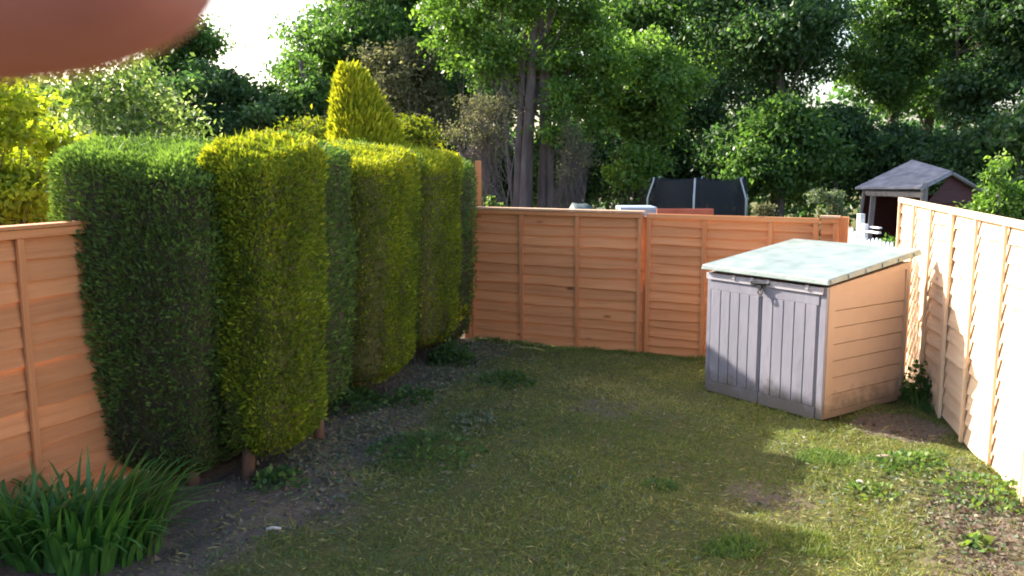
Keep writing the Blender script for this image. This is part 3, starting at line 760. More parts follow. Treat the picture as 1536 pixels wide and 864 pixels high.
def build_shed():
    ox, oy = 2.52, 7.06                    # front right foot; local +x runs left along the front, +y runs back
    fx = Vector((1.80 - 2.52, 8.08 - 7.06)).normalized()
    rz = math.atan2(fx.y, fx.x)
    W, D = 1.26, 1.12
    Hf, Hb = 1.10, 1.235
    root = empty('storage_shed', (ox, oy, 0.0), rz)
    tag(root, 'low tan and grey plastic storage shed with double doors and a pale green sloping lid', 'shed')
    # local: x 0..W along the front to the left, depth is -y
    def zt(dp): return Hf + (Hb - Hf) * dp / D
    g = 0.03
    # floor
    MB().box(0.03, W - 0.03, -D + 0.03, -0.03, 0.015, 0.06).build('base', M['plast_dark'], root, bevel=0.004)
    # side wall near (x=0 side): tan, recessed boards between a frame
    def side(x, s, nm):
        mb = MB()
        f = 0.085
        # frame posts and rails
        def hx(d0, d1, z00, z01, z10, z11, xa, xb):
            mb.hexa([(xa, -d0, z00), (xb, -d0, z00), (xb, -d1, z10), (xa, -d1, z10), (xa, -d0, z01), (xb, -d0, z01), (xb, -d1, z11), (xa, -d1, z11)])
        xa, xb = x, x + s * 0.035
        hx(0.0, f, 0.02, zt(0), 0.02, zt(f), xa, xb)
        hx(D - 0.05, D, 0.02, zt(D - 0.05), 0.02, zt(D), xa, xb)
        hx(f, D - 0.05, zt(f) - 0.055, zt(f), zt(D - 0.05) - 0.055, zt(D - 0.05), xa, xb)
        hx(f, D - 0.05, 0.02, 0.075, 0.02, 0.075, xa, xb)
        p = mb.build(nm, M['plast_tan'], root)
        for v in []: pass
        # boards: clapboards between z .075 and the top rail
        nb = 7
        z = 0.077; bh = (zt(0) - 0.055 - 0.08) / nb
        for i in range(nb):
            b = MB()
            top0 = z + bh - 0.007; top1 = top0
            if i == nb - 1:
                top0 = zt(f) - 0.057; top1 = zt(D - 0.05) - 0.057
            x_out = x + s * 0.003; x_in = x + s * 0.012; xb_ = x + s * 0.028
            d0, d1 = f + 0.002, D - 0.052
            b.hexa([(x_out, -d0, z), (xb_, -d0, z), (xb_, -d1, z), (x_out, -d1, z), (x_in, -d0, top0), (xb_, -d0, top0), (xb_, -d1, top1), (x_in, -d1, top1)])
            b.build('board', M['plast_tan'], p, bevel=0.0015)
            z += bh
        return p
    side(0.0, 1, 'side_wall')
    side(W, -1, 'side_wall')
    MB().box(0.037, W - 0.037, -D, -D + 0.03, 0.02, Hb - 0.004).build('back_wall', M['plast_tan'], root)
    # front: corner strip, two doors, header
    MB().box(0.002, 0.062, 0.002, 0.03, 0.02, Hf - 0.002).build('corner_strip', M['plast_grey'], root, bevel=0.004)
    MB().box(W - 0.045, W - 0.002, 0.002, 0.026, 0.02, Hf - 0.002).build('corner_strip', M['plast_grey'], root, bevel=0.004)
    def door(x0, x1, hinge):
        mb = MB(); z0, z1 = 0.012, Hf - 0.012
        fr = 0.055
        mb.box(x0, x1, 0.004, 0.026, z0, z1)                       # backing slab
        d_ = mb.build('door', M['plast_grey'], root, bevel=0.003)
        MB().box(x0 + 0.001, x1 - 0.001, 0.0265, 0.036, z1 - 0.14, z1).build('door_rail', M['plast_grey'], d_, bevel=0.003)
        MB().box(x0 + 0.001, x1 - 0.001, 0.0265, 0.036, z0, z0 + 0.10).build('door_rail', M['plast_grey'], d_, bevel=0.003)
        n = 5; wd = (x1 - x0 - 0.03) / n
        for i in range(n):
            q = MB(); a = x0 + 0.015 + i * wd
            q.box(a + 0.005, a + wd - 0.005, 0.0268, 0.0375, z0 + 0.102, z1 - 0.142)
            q.build('plank', M['plast_grey'], d_, bevel=0.003)
        return d_
    d1 = door(0.068, 0.640, 0)
    d2 = door(0.648, W - 0.048, 1)
    MB().box(0.03, W - 0.002, 0.0375, 0.048, Hf - 0.062, Hf - 0.004).build('top_trim', M['plast_light'], root, bevel=0.004)
    # latch and padlock
    l = MB()
    l.box(0.585, 0.745, 0.0485, 0.062, Hf - 0.055, Hf - 0.020)
    l.tube([(0.545, 0.058, Hf - 0.03), (0.70, 0.075, Hf - 0.035)], 0.010, 8)
    l.box(0.62, 0.665, 0.05, 0.075, Hf - 0.09, Hf - 0.05)
    lt = l.build('latch', M['plast_dark'], root, bevel=0.002)
    sh = MB()
    sh.tube([(0.648, 0.07, Hf - 0.075), (0.648, 0.078, Hf - 0.115), (0.625, 0.078, Hf - 0.13), (0.603, 0.078, Hf - 0.115), (0.603, 0.07, Hf - 0.075)], 0.006, 7)
    sh.build('shackle', M['plast_dark'], lt, smooth=True)
    for xx in (0.72, 0.55, 0.92, 0.16):
        MB().box(xx, xx + 0.03, 0.0485, 0.060, Hf - 0.034, Hf + 0.004).build('lid_clip', M['plast_light'], root, bevel=0.003)
    # lid : sloping slab, overhanging, with ribbed rim
    lx0, lx1 = -0.045, W + 0.035
    ld0, ld1 = -0.085, D + 0.10
    def zl(dp): return 1.125 + 0.165 * (dp - ld0) / (ld1 - ld0)
    lb = MB()
    lb.hexa([(lx0, -ld0, zl(ld0)), (lx1, -ld0, zl(ld0)), (lx1, -ld1, zl(ld1)), (lx0, -ld1, zl(ld1)),
             (lx0 + .012, -ld0 - .012, zl(ld0) + 0.045), (lx1 - .012, -ld0 - .012, zl(ld0) + 0.045), (lx1 - .012, -ld1 + .012, zl(ld1) + 0.05), (lx0 + .012, -ld1 + .012, zl(ld1) + 0.05)])
    lo = lb.build('lid', M['plast_lid'], root, bevel=0.008)
    for i in range(6):
        dd = ld0 + 0.08 + i * (ld1 - ld0 - 0.16) / 5
        q = MB(); q.hexa([(lx0 - .006, -dd + .05, zl(dd - .05) + .004), (lx0 + .004, -dd + .05, zl(dd - .05) + .004), (lx0 + .004, -dd - .05, zl(dd + .05) + .004), (lx0 - .006, -dd - .05, zl(dd + .05) + .004),
                          (lx0 - .003, -dd + .05, zl(dd - .05) + .036), (lx0 + .006, -dd + .05, zl(dd - .05) + .036), (lx0 + .006, -dd - .05, zl(dd + .05) + .036), (lx0 - .003, -dd - .05, zl(dd + .05) + .036)])
        q.build('rim_rib', M['plast_lid'], lo, bevel=0.002)
    return root
build_shed()

# ------------------------------------------------------------------ trampoline
M['net'] = None
def net_mat():
    m, t, o = new_mat('black_netting')
    tc = nd(t, 'ShaderNodeTexCoord')
    p = nd(t, 'ShaderNodeBsdfPrincipled', Roughness=0.7); p.inputs['Base Color'].default_value = (0.012, 0.014, 0.02, 1)
    tr = nd(t, 'ShaderNodeBsdfTransparent')
    n = nd(t, 'ShaderNodeTexNoise', Scale=2.0, Detail=2); t.links.new(tc.outputs['Object'], n.inputs['Vector'])
    mr = nd(t, 'ShaderNodeMapRange'); mr.inputs['To Min'].default_value = 0.08; mr.inputs['To Max'].default_value = 0.35
    t.links.new(n.outputs['Fac'], mr.inputs['Value'])
    mx = nd(t, 'ShaderNodeMixShader'); t.links.new(mr.outputs[0], mx.inputs[0])
    t.links.new(p.outputs[0], mx.inputs[1]); t.links.new(tr.outputs[0], mx.inputs[2]); t.links.new(mx.outputs[0], o.inputs[0])
    return m
M['net'] = net_mat()
M['mat_blue'] = simple_mat('blue_pad', (0.05, 0.08, 0.14), (0.08, 0.12, 0.2), 5, 0.6)
def trampoline():
    Y = 20.5; cx = X(1046, Y); gz = float(ground_z(cx, Y))
    root = empty('trampoline', (cx, Y, gz), 0.2)
    tag(root, 'round trampoline with dark safety net and bent grey poles beyond the back fence', 'trampoline')
    R = 1.07; top = 1.70 - gz; mz = 0.75
    K = 40
    v = []; f = []
    for i in range(K):
        a = 2 * math.pi * i / K
        sag = 0.05 * abs(math.sin(a * 3))
        v += [(R * math.cos(a), R * math.sin(a), mz), (R * math.cos(a), R * math.sin(a), top - sag)]
    for i in range(K):
        j = (i + 1) % K; f.append((2 * i, 2 * j, 2 * j + 1, 2 * i + 1))
    me = bpy.data.meshes.new('net'); me.from_pydata(v, [], f); me.materials.append(M['net']); link('safety_net', me, root)
    for i in range(6):
        a = math.pi / 3 * i + 0.05
        c, s = math.cos(a), math.sin(a)
        r1, r2 = R + 0.02, R + 0.16
        MB().tube([(r2 * c, r2 * s, 0.0), (r2 * c, r2 * s, top - 0.45), ((r2 - .03) * c, (r2 - .03) * s, top - 0.35), (r1 * c, r1 * s, top - 0.05), (r1 * c, r1 * s, top + 0.02)], 0.024, 7).build('pole', M['steel'], root, smooth=True)
    pts = [(R * 1.06 * math.cos(2 * math.pi * i / 32), R * 1.06 * math.sin(2 * math.pi * i / 32), mz) for i in range(33)]
    MB().tube(pts, 0.05, 6, cap=False).build('frame_pad', M['mat_blue'], root, smooth=True)
    vv = [(R * math.cos(2 * math.pi * i / 32), R * math.sin(2 * math.pi * i / 32), mz) for i in range(32)]
    me = bpy.data.meshes.new('jumping_mat'); me.from_pydata(vv, [], [tuple(range(32))]); me.materials.append(M['plast_dark']); link('jumping_mat', me, root)
    for i in range(4):
        a = math.pi / 2 * i + 0.3; b = a + 0.5
        MB().tube([(R * math.cos(a), R * math.sin(a), mz - .03), (R * 1.05 * math.cos(a), R * 1.05 * math.sin(a), 0.03), (R * 1.05 * math.cos(b), R * 1.05 * math.sin(b), 0.03), (R * math.cos(b), R * math.sin(b), mz - .03)], 0.024, 7).build('leg', M['steel'], root, smooth=True)
trampoline()

# red bench, blue table, covered heap
M['red'] = simple_mat('faded_red_paint', (0.40, 0.09, 0.05), (0.50, 0.14, 0.08), 6, 0.6)
M['blue'] = simple_mat('pale_blue_paint', (0.30, 0.40, 0.52), (0.42, 0.50, 0.60), 6, 0.5)
M['tarp'] = simple_mat('grey_green_tarpaulin', (0.06, 0.085, 0.085), (0.13, 0.165, 0.165), 4, 0.5, 0.6, 6)
def red_bench():
    Y = 12.6; x0 = X(985, Y); x1 = X(1070, Y); gz = float(ground_z(x0, Y)); t = 1.40 - gz
    r = empty('garden_bench', (x0, Y, gz)); tag(r, 'faded red bench whose top rail shows just above the back fence', 'bench')
    L = x1 - x0
    for z in (t - 0.06, t - 0.2, t - 0.34): MB().box(0, L, 0, 0.03, z, z + 0.085).build('back_slat', M['red'], r, bevel=0.006)
    for i in range(3): MB().box(0, L, -0.45 + i * 0.14, -0.33 + i * 0.14, 0.62, 0.65).build('seat_slat', M['red'], r, bevel=0.004)
    for x in (0.03, L - 0.09):
        MB().box(x, x + 0.06, 0.031, 0.08, 0, t).build('leg', M['red'], r, bevel=0.004)
        MB().box(x, x + 0.06, -0.45, -0.40, 0, 0.618).build('leg', M['red'], r, bevel=0.004)
red_bench()
def blue_table():
    Y = 13.4; x0 = X(930, Y); x1 = X(985, Y); gz = float(ground_z(x0, Y)); t = Zp(310, Y) - gz
    r = empty('garden_table', (x0, Y, gz)); tag(r, 'pale blue garden table seen above the back fence beside the trampoline', 'table')
    L = x1 - x0
    MB().box(0, L, 0, 0.6, t - 0.05, t).build('table_top', M['blue'], r, bevel=0.008)
    MB().box(0.03, L - 0.03, 0.02, 0.04, t - 0.16, t - 0.052).build('apron', M['blue'], r, bevel=0.004)
    for x in (0.0, L - 0.05):
        for y in (0.03, 0.52): MB().box(x, x + 0.05, y + .012, y + 0.062, 0, t - 0.052).build('leg', M['blue'], r, bevel=0.004)
blue_table()
def tarp_heap():
    Y = 17.5; cx = X(878, Y); gz = float(ground_z(cx, Y))
    bm = bmesh.new(); bmesh.ops.create_icosphere(bm, subdivisions=4, radius=1)
    for v in bm.verts:
        n = 0.12 * math.sin(v.co.x * 5 + v.co.z * 3) + 0.08 * math.sin(v.co.y * 9 + v.co.x * 4) + 0.05 * math.sin(v.co.z * 13 + v.co.x * 11)
        v.co *= 1 + n
        v.co = Vector((v.co.x * 0.65, v.co.y * 0.5, max(v.co.z, -0.3) * 0.75 + 1.05))
        if v.co.z < 0.9: v.co.z = 0.9 - (0.9 - v.co.z) * 3.9
    me = bpy.data.meshes.new('covered_heap'); bm.to_mesh(me); bm.free(); me.shade_smooth(); me.materials.append(M['tarp'])
    o = link('covered_heap', me); o.location = (cx, Y, gz); tag(o, 'heap under a crumpled grey-green cover at the foot of the dark trees', 'heap')
tarp_heap()

# ------------------------------------------------------------------ summerhouse
M['felt'] = simple_mat('grey_roofing_felt', (0.10, 0.10, 0.125), (0.25, 0.25, 0.29), 5, 0.85, 0.5, 20)
M['redwood'] = simple_mat('red_brown_boards', (0.055, 0.016, 0.014), (0.10, 0.03, 0.025), 8, 0.8, 0.3, stretch=(0.3, 1, 6))
M['greywood'] = simple_mat('weathered_grey_wood', (0.17, 0.155, 0.16), (0.32, 0.30, 0.31), 10, 0.9, 0.5, stretch=(1, 1, 0.2))
M['white'] = simple_mat('white_paint', (0.62, 0.62, 0.64), (0.78, 0.78, 0.80), 9, 0.6, 0.2)
def summerhouse():
    o0 = Vector((7.4, 16.3, float(ground_z(7.4, 16.3))))
    root = empty('summerhouse', o0); tag(root, 'small garden summerhouse with sagging grey felt roof, red-brown end wall and open side', 'summerhouse')
    def L(x, y, z): return tuple(Vector((x, y, z)) - o0)
    R1 = Vector((7.75, 17.6, 2.06)); R2 = Vector((7.72, 15.9, 1.86))
    E1 = Vector((6.50, 17.1, 1.56)); E2 = Vector((6.82, 15.1, 1.62))
    E3 = Vector((8.55, 15.9, 1.40)); E4 = Vector((9.35, 18.0, 1.40))
    def slab(n, a, b, c, d_, th, mat, k=3):
        # slopes divided into k courses
        for i in range(k):
            s0, s1 = i / k, (i + 1) / k
            p = [a.lerp(d_, s0), b.lerp(c, s0), b.lerp(c, s1 + 0.02), a.lerp(d_, s1 + 0.02)]
            lift = Vector((0, 0, 0.012 * (1 if i < k - 1 else 1)))
            q = MB(); up = Vector((0, 0, th))
            q.hexa([tuple(v - o0 + Vector((0, 0, 0.004 * (k - i)))) for v in p] + [tuple(v - o0 + up + Vector((0, 0, 0.004 * (k - i)))) for v in p])
            q.build(n, mat, root)
    slab('roof_felt', R1, R2, E2, E1, 0.035, M['felt'])
    slab('roof_felt', R2, R1, E4, E3, 0.035, M['felt'])
    # gable wall in horizontal boards
    gz = o0.z
    a = E2 + Vector((0.15, 0.12, 0)); b = E3 + Vector((-0.08, 0.06, 0)); ap = R2 + Vector((0, 0.06, -0.03))
    nB = 11; zt_ = 1.82
    for i in range(nB):
        z0 = gz + (zt_ - gz) * i / nB; z1 = gz + (zt_ - gz) * (i + 1) / nB - 0.008
        def xr(z):
            if z <= 1.36: return a, b
            t = (z - 1.36) / (ap.z - 1.36); t = min(t, 0.97)
            return a.lerp(ap, t), b.lerp(ap, t)
        l0, r0 = xr(z0); l1, r1 = xr(z1); th = Vector((0.012, 0.03, 0))
        def V_(p, z, off=Vector((0, 0, 0))): return tuple(Vector((p.x, p.y, z)) - o0 + off)
        q = MB(); q.hexa([V_(l0, z0), V_(r0, z0), V_(r0, z0, th), V_(l0, z0, th), V_(l1, z1), V_(r1, z1), V_(r1, z1, th), V_(l1, z1, th)])
        q.build('wall_board', M['redwood'], root)
    # far wall so the inside is closed
    f = [E1 + Vector((0.1, -0.1, 0)), E4 + Vector((-0.3, -0.1, 0))]
    q = MB(); q.hexa([L(f[0].x, f[0].y, gz), L(f[1].x, f[1].y, gz), L(f[1].x, f[1].y + .03, gz), L(f[0].x, f[0].y + .03, gz), L(f[0].x, f[0].y, 1.5), L(f[1].x, f[1].y, 1.38), L(f[1].x, f[1].y + .03, 1.38), L(f[0].x, f[0].y + .03, 1.5)])
    q.build('back_wall', M['redwood'], root)
    q = MB(); q.hexa([L(8.5, 16.0, gz), L(9.0, 17.9, gz), L(9.03, 17.9, gz), L(8.53, 16.0, gz), L(8.5, 16.0, 1.36), L(9.0, 17.9, 1.36), L(9.03, 17.9, 1.36), L(8.53, 16.0, 1.36)])
    q.build('side_wall', M['redwood'], root)
    def bar(n, p0, p1, r, mat='greywood'):
        MB().tube([tuple(Vector(p0) - o0), tuple(Vector(p1) - o0)], r, 4).build(n, M[mat], root)
    bar('roof_beam', (6.62, 16.85, 1.50), (6.92, 15.15, 1.53), 0.06)
    bar('post', (6.68, 16.7, 1.5), (6.60, 16.75, gz), 0.06)
    bar('post', (6.93, 15.2, 1.72), (6.93, 15.2, gz), 0.07)
    bar('post', (6.60, 16.95, 1.55), (6.40, 17.0, gz), 0.035)
    bar('barge_board', tuple(R2 + Vector((0.0, -0.03, 0.0))), tuple(E3 + Vector((0.0, -0.03, 0.0))), 0.03)
    bar('barge_board', tuple(R2 + Vector((-0.04, -0.04, 0.0))), tuple(E2 + Vector((0.0, -0.03, 0.0))), 0.03)
    bar('corner_post', tuple(E3 + Vector((-0.1, 0.0, -0.06))), (E3.x - 0.1, E3.y, gz), 0.04)
summerhouse()

def picket_fence():
    A = Vector((X(1266, 12.6), 12.6)); B = Vector((X(1362, 11.2), 11.2))
    d_ = B - A; L = d_.length; gz = float(ground_z(A.x, A.y))
    r = empty('picket_fence', (A.x, A.y, gz), math.atan2(d_.y, d_.x))
    tag(r, 'weathered white picket fence in the gap between the back fence and the right fence', 'fence')
    H = 1.10 - gz
    n = 17
    for i in range(n):
        x = i * L / n; h = H + random.uniform(-0.03, 0.03) + (0.06 if i < 4 else 0) - 0.004 * i
        q = MB(); wd = 0.045
        q.v = [(x, 0, 0), (x + wd, 0, 0), (x + wd, .018, 0), (x, .018, 0), (x, 0, h - .03), (x + wd, 0, h - .03), (x + wd, .018, h - .03), (x, .018, h - .03), (x + wd / 2, 0, h), (x + wd / 2, .018, h)]
        q.f = [(0, 1, 5, 8, 4), (3, 7, 9, 6, 2), (0, 4, 7, 3), (1, 2, 6, 5), (4, 8, 9, 7), (5, 6, 9, 8), (0, 3, 2, 1)]
        q.build('picket', M['white'], r)
    for z in (0.35, H - 0.18): MB().box(0, L, 0.019, 0.05, z, z + 0.05).build('rail', M['white'], r, bevel=0.003)
    MB().box(0.22, 0.30, 0.052, 0.13, 0, H + 0.27).build('post', M['white'], r, bevel=0.006)
    MB().box(0.36, 0.42, 0.052, 0.11, 0, H + 0.14).build('post', M['white'], r, bevel=0.006)
    MB().box(0.43, 0.72, 0.06, 0.11, H + 0.03, H + 0.055).build('loose_slat', M['white'], r, bevel=0.003)
    MB().box(0.40, 0.64, 0.12, 0.17, H + 0.09, H + 0.11).build('loose_slat', M['white'], r, bevel=0.003)
picket_fence()

# ------------------------------------------------------------------ lawn grass
def in_garden(x, y):
    ok = (y > 3.4)
    ok &= x > (-1.95 + 0.27 * (y - 6.15))
    ok &= y < (10.585 - 0.493 * (x + 0.47)) + 0.02
    ok &= x < (3.975 + (y - 9.15) * 0.213) - 0.03
    # shed footprint
    ux, uy = x - 2.52, y - 7.06
    a = ux * (-0.577) + uy * 0.817; b = ux * 0.817 + uy * 0.577
    ok &= ~((a > 0.0) & (a < 1.26) & (b > 0.0) & (b < 1.12))
    return ok

def grass():
    n = 270000
    # denser near the camera
    y = 3.5 + 7.2 * rng.power(0.85, n) ; x = rng.uniform(-2.8, 4.0, n)
    ok = in_garden(x, y); x, y = x[ok], y[ok]
    s = soil_amount(x, y)
    keep = rng.uniform(0, 1, len(x)) < np.clip(1.1 - s * 1.2, 0.06, 1)
    x, y = x[keep], y[keep]
    z = ground_z(x, y) - 0.004
    P = np.stack([x, y, z], -1)
    cl = vnoise(P, 5.5, 41) * 0.6 + vnoise(P, 14, 42) * 0.4
    n = len(x)
    A_ = rng.normal(0, 0.75, (n, 3)); A_[:, 2] = rng.uniform(0.22, 0.9, n)
    A_[:, 0] += 0.5 * vnoise(P, 6, 44); A_[:, 1] += 0.5 * vnoise(P, 6, 45)
    ln = rng.uniform(0.016, 0.055, n) * (1.0 + 0.75 * np.clip(cl, -1, 1))
    V = leaf_quads(P, A_, ln, rng.uniform(0.003, 0.0075, n))
    dry = vnoise(P, 2.4, 46)
    tint = 0.45 + 0.25 * cl + 0.32 * dry + rng.normal(0, 0.16, n) + (rng.uniform(0, 1, n) < 0.07) * 0.45
    o = link('grass', quads_mesh('grass', V, tint, M['grass']))
    tag(o, 'short patchy lawn grass with moss and dry straw blades', 'grass', None, 'stuff')
    # loose pale mowings lying on the lawn in drifts
    n = 16000
    x = rng.uniform(-1.8, 3.2, n); y = 3.8 + 6.4 * rng.power(0.9, n)
    ok = in_garden(x, y); x, y = x[ok], y[ok]
    Q = np.stack([x, y, ground_z(x, y) + rng.uniform(0.008, 0.03, len(x))], -1)
    kp = rng.uniform(-0.9, 0.8, len(Q)) < vnoise(Q, 3.4, 141) * 0.8 + vnoise(Q, 11, 142) * 0.5
    Q = Q[kp]; n = len(Q)
    B_ = rng.normal(0, 1, (n, 3)); B_[:, 2] *= 0.25
    o = link('mowings', quads_mesh('mowings', leaf_quads(Q, B_, rng.uniform(0.02, 0.075, n), rng.uniform(0.004, 0.009, n)), 0.25 + 0.75 * rng.random(n), M['grass']))
    tag(o, 'loose pale grass mowings lying in drifts on the lawn', 'grass', None, 'stuff')
    # taller grass and edging
    def tufts(name, label, cx, cy, rx, ry, n, l0, l1, mat, wd=0.005, tb=0.5):
        th = rng.uniform(0, 6.28, n); r = np.sqrt(rng.uniform(0, 1, n))
        x = cx + rx * r * np.cos(th); y = cy + ry * r * np.sin(th)
        ok = in_garden(x, y); x, y = x[ok], y[ok]; n = len(x)
        P = np.stack([x - cx, y - cy, ground_z(x, y)], -1)
        A_ = rng.normal(0, 0.5, (n, 3)); A_[:, 2] = rng.uniform(0.4, 1, n)
        ln = rng.uniform(l0, l1, n)
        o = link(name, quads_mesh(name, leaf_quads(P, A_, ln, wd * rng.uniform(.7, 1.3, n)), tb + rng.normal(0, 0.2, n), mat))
        o.location = (cx, cy, 0)
        tag(o, label, 'grass tuft', 'tufts of longer grass in the lawn', 'stuff')
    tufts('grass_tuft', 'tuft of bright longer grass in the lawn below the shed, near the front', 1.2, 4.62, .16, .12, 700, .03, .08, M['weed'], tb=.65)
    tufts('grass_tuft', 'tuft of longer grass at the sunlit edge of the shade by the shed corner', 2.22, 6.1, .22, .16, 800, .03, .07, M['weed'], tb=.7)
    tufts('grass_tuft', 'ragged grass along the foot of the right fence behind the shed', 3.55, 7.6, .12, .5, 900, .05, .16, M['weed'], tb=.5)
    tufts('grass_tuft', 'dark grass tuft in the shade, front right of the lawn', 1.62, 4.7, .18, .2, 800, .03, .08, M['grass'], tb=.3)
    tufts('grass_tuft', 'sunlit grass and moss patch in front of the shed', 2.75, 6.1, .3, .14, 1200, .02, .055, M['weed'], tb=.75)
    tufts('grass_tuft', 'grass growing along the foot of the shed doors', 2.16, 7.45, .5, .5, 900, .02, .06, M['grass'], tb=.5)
    # line of rough grass at back fence foot
    n = 5000; t = rng.uniform(0, 1, n)
    x = -0.45 + 3.5 * t; y = 10.56 - 0.493 * (x + 0.45) - np.abs(rng.normal(0, .07, n)) - 0.04
    ok = in_garden(x, y); x, y = x[ok], y[ok]; n = len(x)
    P = np.stack([x, y, ground_z(x, y)], -1); A_ = rng.normal(0, .5, (n, 3)); A_[:, 2] = rng.uniform(.4, 1, n)
    ln = rng.uniform(.03, .1, n) * (0.7 + 0.5 * vnoise(P, 8, 90))
    o = link('rough_grass', quads_mesh('rough_grass', leaf_quads(P, A_, ln, .006), .3 + rng.normal(0, .15, n), M['grass']))
    tag(o, 'strip of rough grass along the foot of the back fence', 'grass', None, 'stuff')
grass()

# clippings, leaf litter and small stones
def litter():
    n = 9000
    k = rng.uniform(-0.8, 5.2, n); off = np.abs(rng.normal(0, 0.42, n)) - 0.1
    x = -1.42 + hu[0] * k + hv[0] * off; y = 6.15 + hu[1] * k * 1.0 + hv[1] * off
    m2 = 3500
    x2 = rng.uniform(-1.8, 3.2, m2); y2 = rng.uniform(4.0, 9.5, m2)
    m3 = 5200
    x3 = 2.75 + rng.normal(0, .42, m3); y3 = 5.1 + rng.normal(0, .75, m3)
    x = np.concatenate([x, x2, x3]); y = np.concatenate([y, y2, y3])
    ok = in_garden(x, y); x, y = x[ok], y[ok]; n = len(x)
    P = np.stack([x, y, ground_z(x, y) + rng.uniform(0.004, 0.02, n)], -1)
    cl = vnoise(P, 4.5, 70)
    keep = rng.uniform(-1, 1, n) < cl + 0.35; P = P[keep]; n = len(P); cl = cl[keep]
    A_ = rng.normal(0, 1, (n, 3)); A_[:, 2] *= 0.28
    ln = rng.uniform(0.014, 0.05, n)
    tint = rng.uniform(0, 1, n) ** 1.7
    o = link('leaf_litter', quads_mesh('leaf_litter', leaf_quads(P, A_, ln, ln * rng.uniform(.2, .55, n)), tint, M['clip']))
    tag(o, 'hedge clippings and leaf litter scattered over soil and lawn', 'litter', None, 'stuff')
    # crumbs of soil
    n = 14000
    x = np.concatenate([2.7 + rng.normal(0, .5, n // 2), rng.uniform(-1.9, 0.6, n // 2)]); y = np.concatenate([4.9 + rng.normal(0, .9, n // 2), rng.uniform(4.2, 10.6, n // 2)])
    ok = in_garden(x, y) & (soil_amount(x, y) > 0.45); x, y = x[ok], y[ok]; n = len(x)
    r = rng.gamma(2.0, 0.0028, n) + 0.002
    c = np.stack([x, y, ground_z(x, y) + r * 0.3], -1)
    base = np.array([[1, 0, 0], [-1, 0, 0], [0, 1, 0], [0, -1, 0], [0, 0, 1], [0, 0, -1]], float)
    tri = np.array([[0, 2, 4], [2, 1, 4], [1, 3, 4], [3, 0, 4], [2, 0, 5], [1, 2, 5], [3, 1, 5], [0, 3, 5]])
    V = c[:, None, :] + base[None] * r[:, None, None] * rng.uniform(.6, 1.4, (n, 6, 1))
    T = V[:, tri].reshape(-1, 3, 3)
    t = np.repeat(rng.uniform(0, 1, n), 8)
    m = leaf_mat('soil_crumbs', [(0, (0.06, 0.045, 0.035)), (0.7, (0.15, 0.115, 0.085)), (1, (0.22, 0.18, 0.145))], 0.0, rough=1.0)
    o = link('soil_crumbs', quads_mesh('soil_crumbs', T, t, m, 3))
    tag(o, 'loose crumbs of earth and grit on the bare soil', 'soil', None, 'stuff')
litter()

# ------------------------------------------------------------------ weeds as single plants
def weed(cx, cy, r, h, n, ls, mat, label, cat='weed', name='weed_plant', tb=0.5, aspect=0.6):
    gz = float(ground_z(cx, cy))
    root = empty(name, (cx, cy, gz)); tag(root, label, cat)
    th = rng.uniform(0, 6.28, n); rr = np.sqrt(rng.uniform(0, 1, n)) * r
    x = rr * np.cos(th); y = rr * np.sin(th)
    dome = np.clip(1 - (rr / r) ** 2, 0, 1) ** 0.6
    z = h * dome * rng.uniform(0.25, 1.0, n) + 0.008
    P = np.stack([x, y, z], -1)
    keep = vnoise(P * 1.0 + cx, 9, int(cx * 10) % 50) > -0.35
    P = P[keep]; n = len(P)
    A_ = np.stack([P[:, 0] / r, P[:, 1] / r, np.full(n, 0.15)], -1) + rng.normal(0, 0.5, (n, 3))
    ln = ls * rng.uniform(.6, 1.3, n)
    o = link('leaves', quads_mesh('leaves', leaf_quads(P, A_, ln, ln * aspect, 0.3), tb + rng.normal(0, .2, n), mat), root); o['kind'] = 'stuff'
    mb = MB()
    for p in P[:: max(1, n // 26)]:
        mb.tube([(p[0] * 0.3, p[1] * 0.3, -0.01), (p[0] * 0.7, p[1] * 0.7, p[2] * 0.6), tuple(p)], [0.003, 0.0025, 0.001], 4, cap=False)
    mb.build('stems', M['weed'], root)
    return root
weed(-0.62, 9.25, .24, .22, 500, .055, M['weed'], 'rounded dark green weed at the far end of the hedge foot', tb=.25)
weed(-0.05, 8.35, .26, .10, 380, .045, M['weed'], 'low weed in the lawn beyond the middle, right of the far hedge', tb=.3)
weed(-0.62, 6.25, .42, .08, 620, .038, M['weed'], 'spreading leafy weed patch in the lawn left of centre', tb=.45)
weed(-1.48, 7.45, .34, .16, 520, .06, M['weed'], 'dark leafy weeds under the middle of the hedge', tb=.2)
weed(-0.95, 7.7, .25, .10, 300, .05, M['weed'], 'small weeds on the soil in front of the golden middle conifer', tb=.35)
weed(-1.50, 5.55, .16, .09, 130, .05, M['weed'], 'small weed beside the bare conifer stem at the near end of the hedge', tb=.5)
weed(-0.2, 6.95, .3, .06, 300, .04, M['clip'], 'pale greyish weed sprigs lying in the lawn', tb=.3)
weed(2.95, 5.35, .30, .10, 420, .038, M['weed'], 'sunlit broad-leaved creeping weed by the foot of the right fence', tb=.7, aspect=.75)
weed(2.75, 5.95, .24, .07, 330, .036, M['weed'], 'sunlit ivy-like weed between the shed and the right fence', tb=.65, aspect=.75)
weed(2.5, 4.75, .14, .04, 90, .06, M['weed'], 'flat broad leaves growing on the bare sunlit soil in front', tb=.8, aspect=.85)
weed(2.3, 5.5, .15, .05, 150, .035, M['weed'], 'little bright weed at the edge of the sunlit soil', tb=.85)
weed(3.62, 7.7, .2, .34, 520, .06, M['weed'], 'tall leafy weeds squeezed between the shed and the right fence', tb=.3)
weed(0.95, 5.6, .12, .05, 110, .03, M['weed'], 'tiny weed rosette in the middle of the lawn', tb=.5)

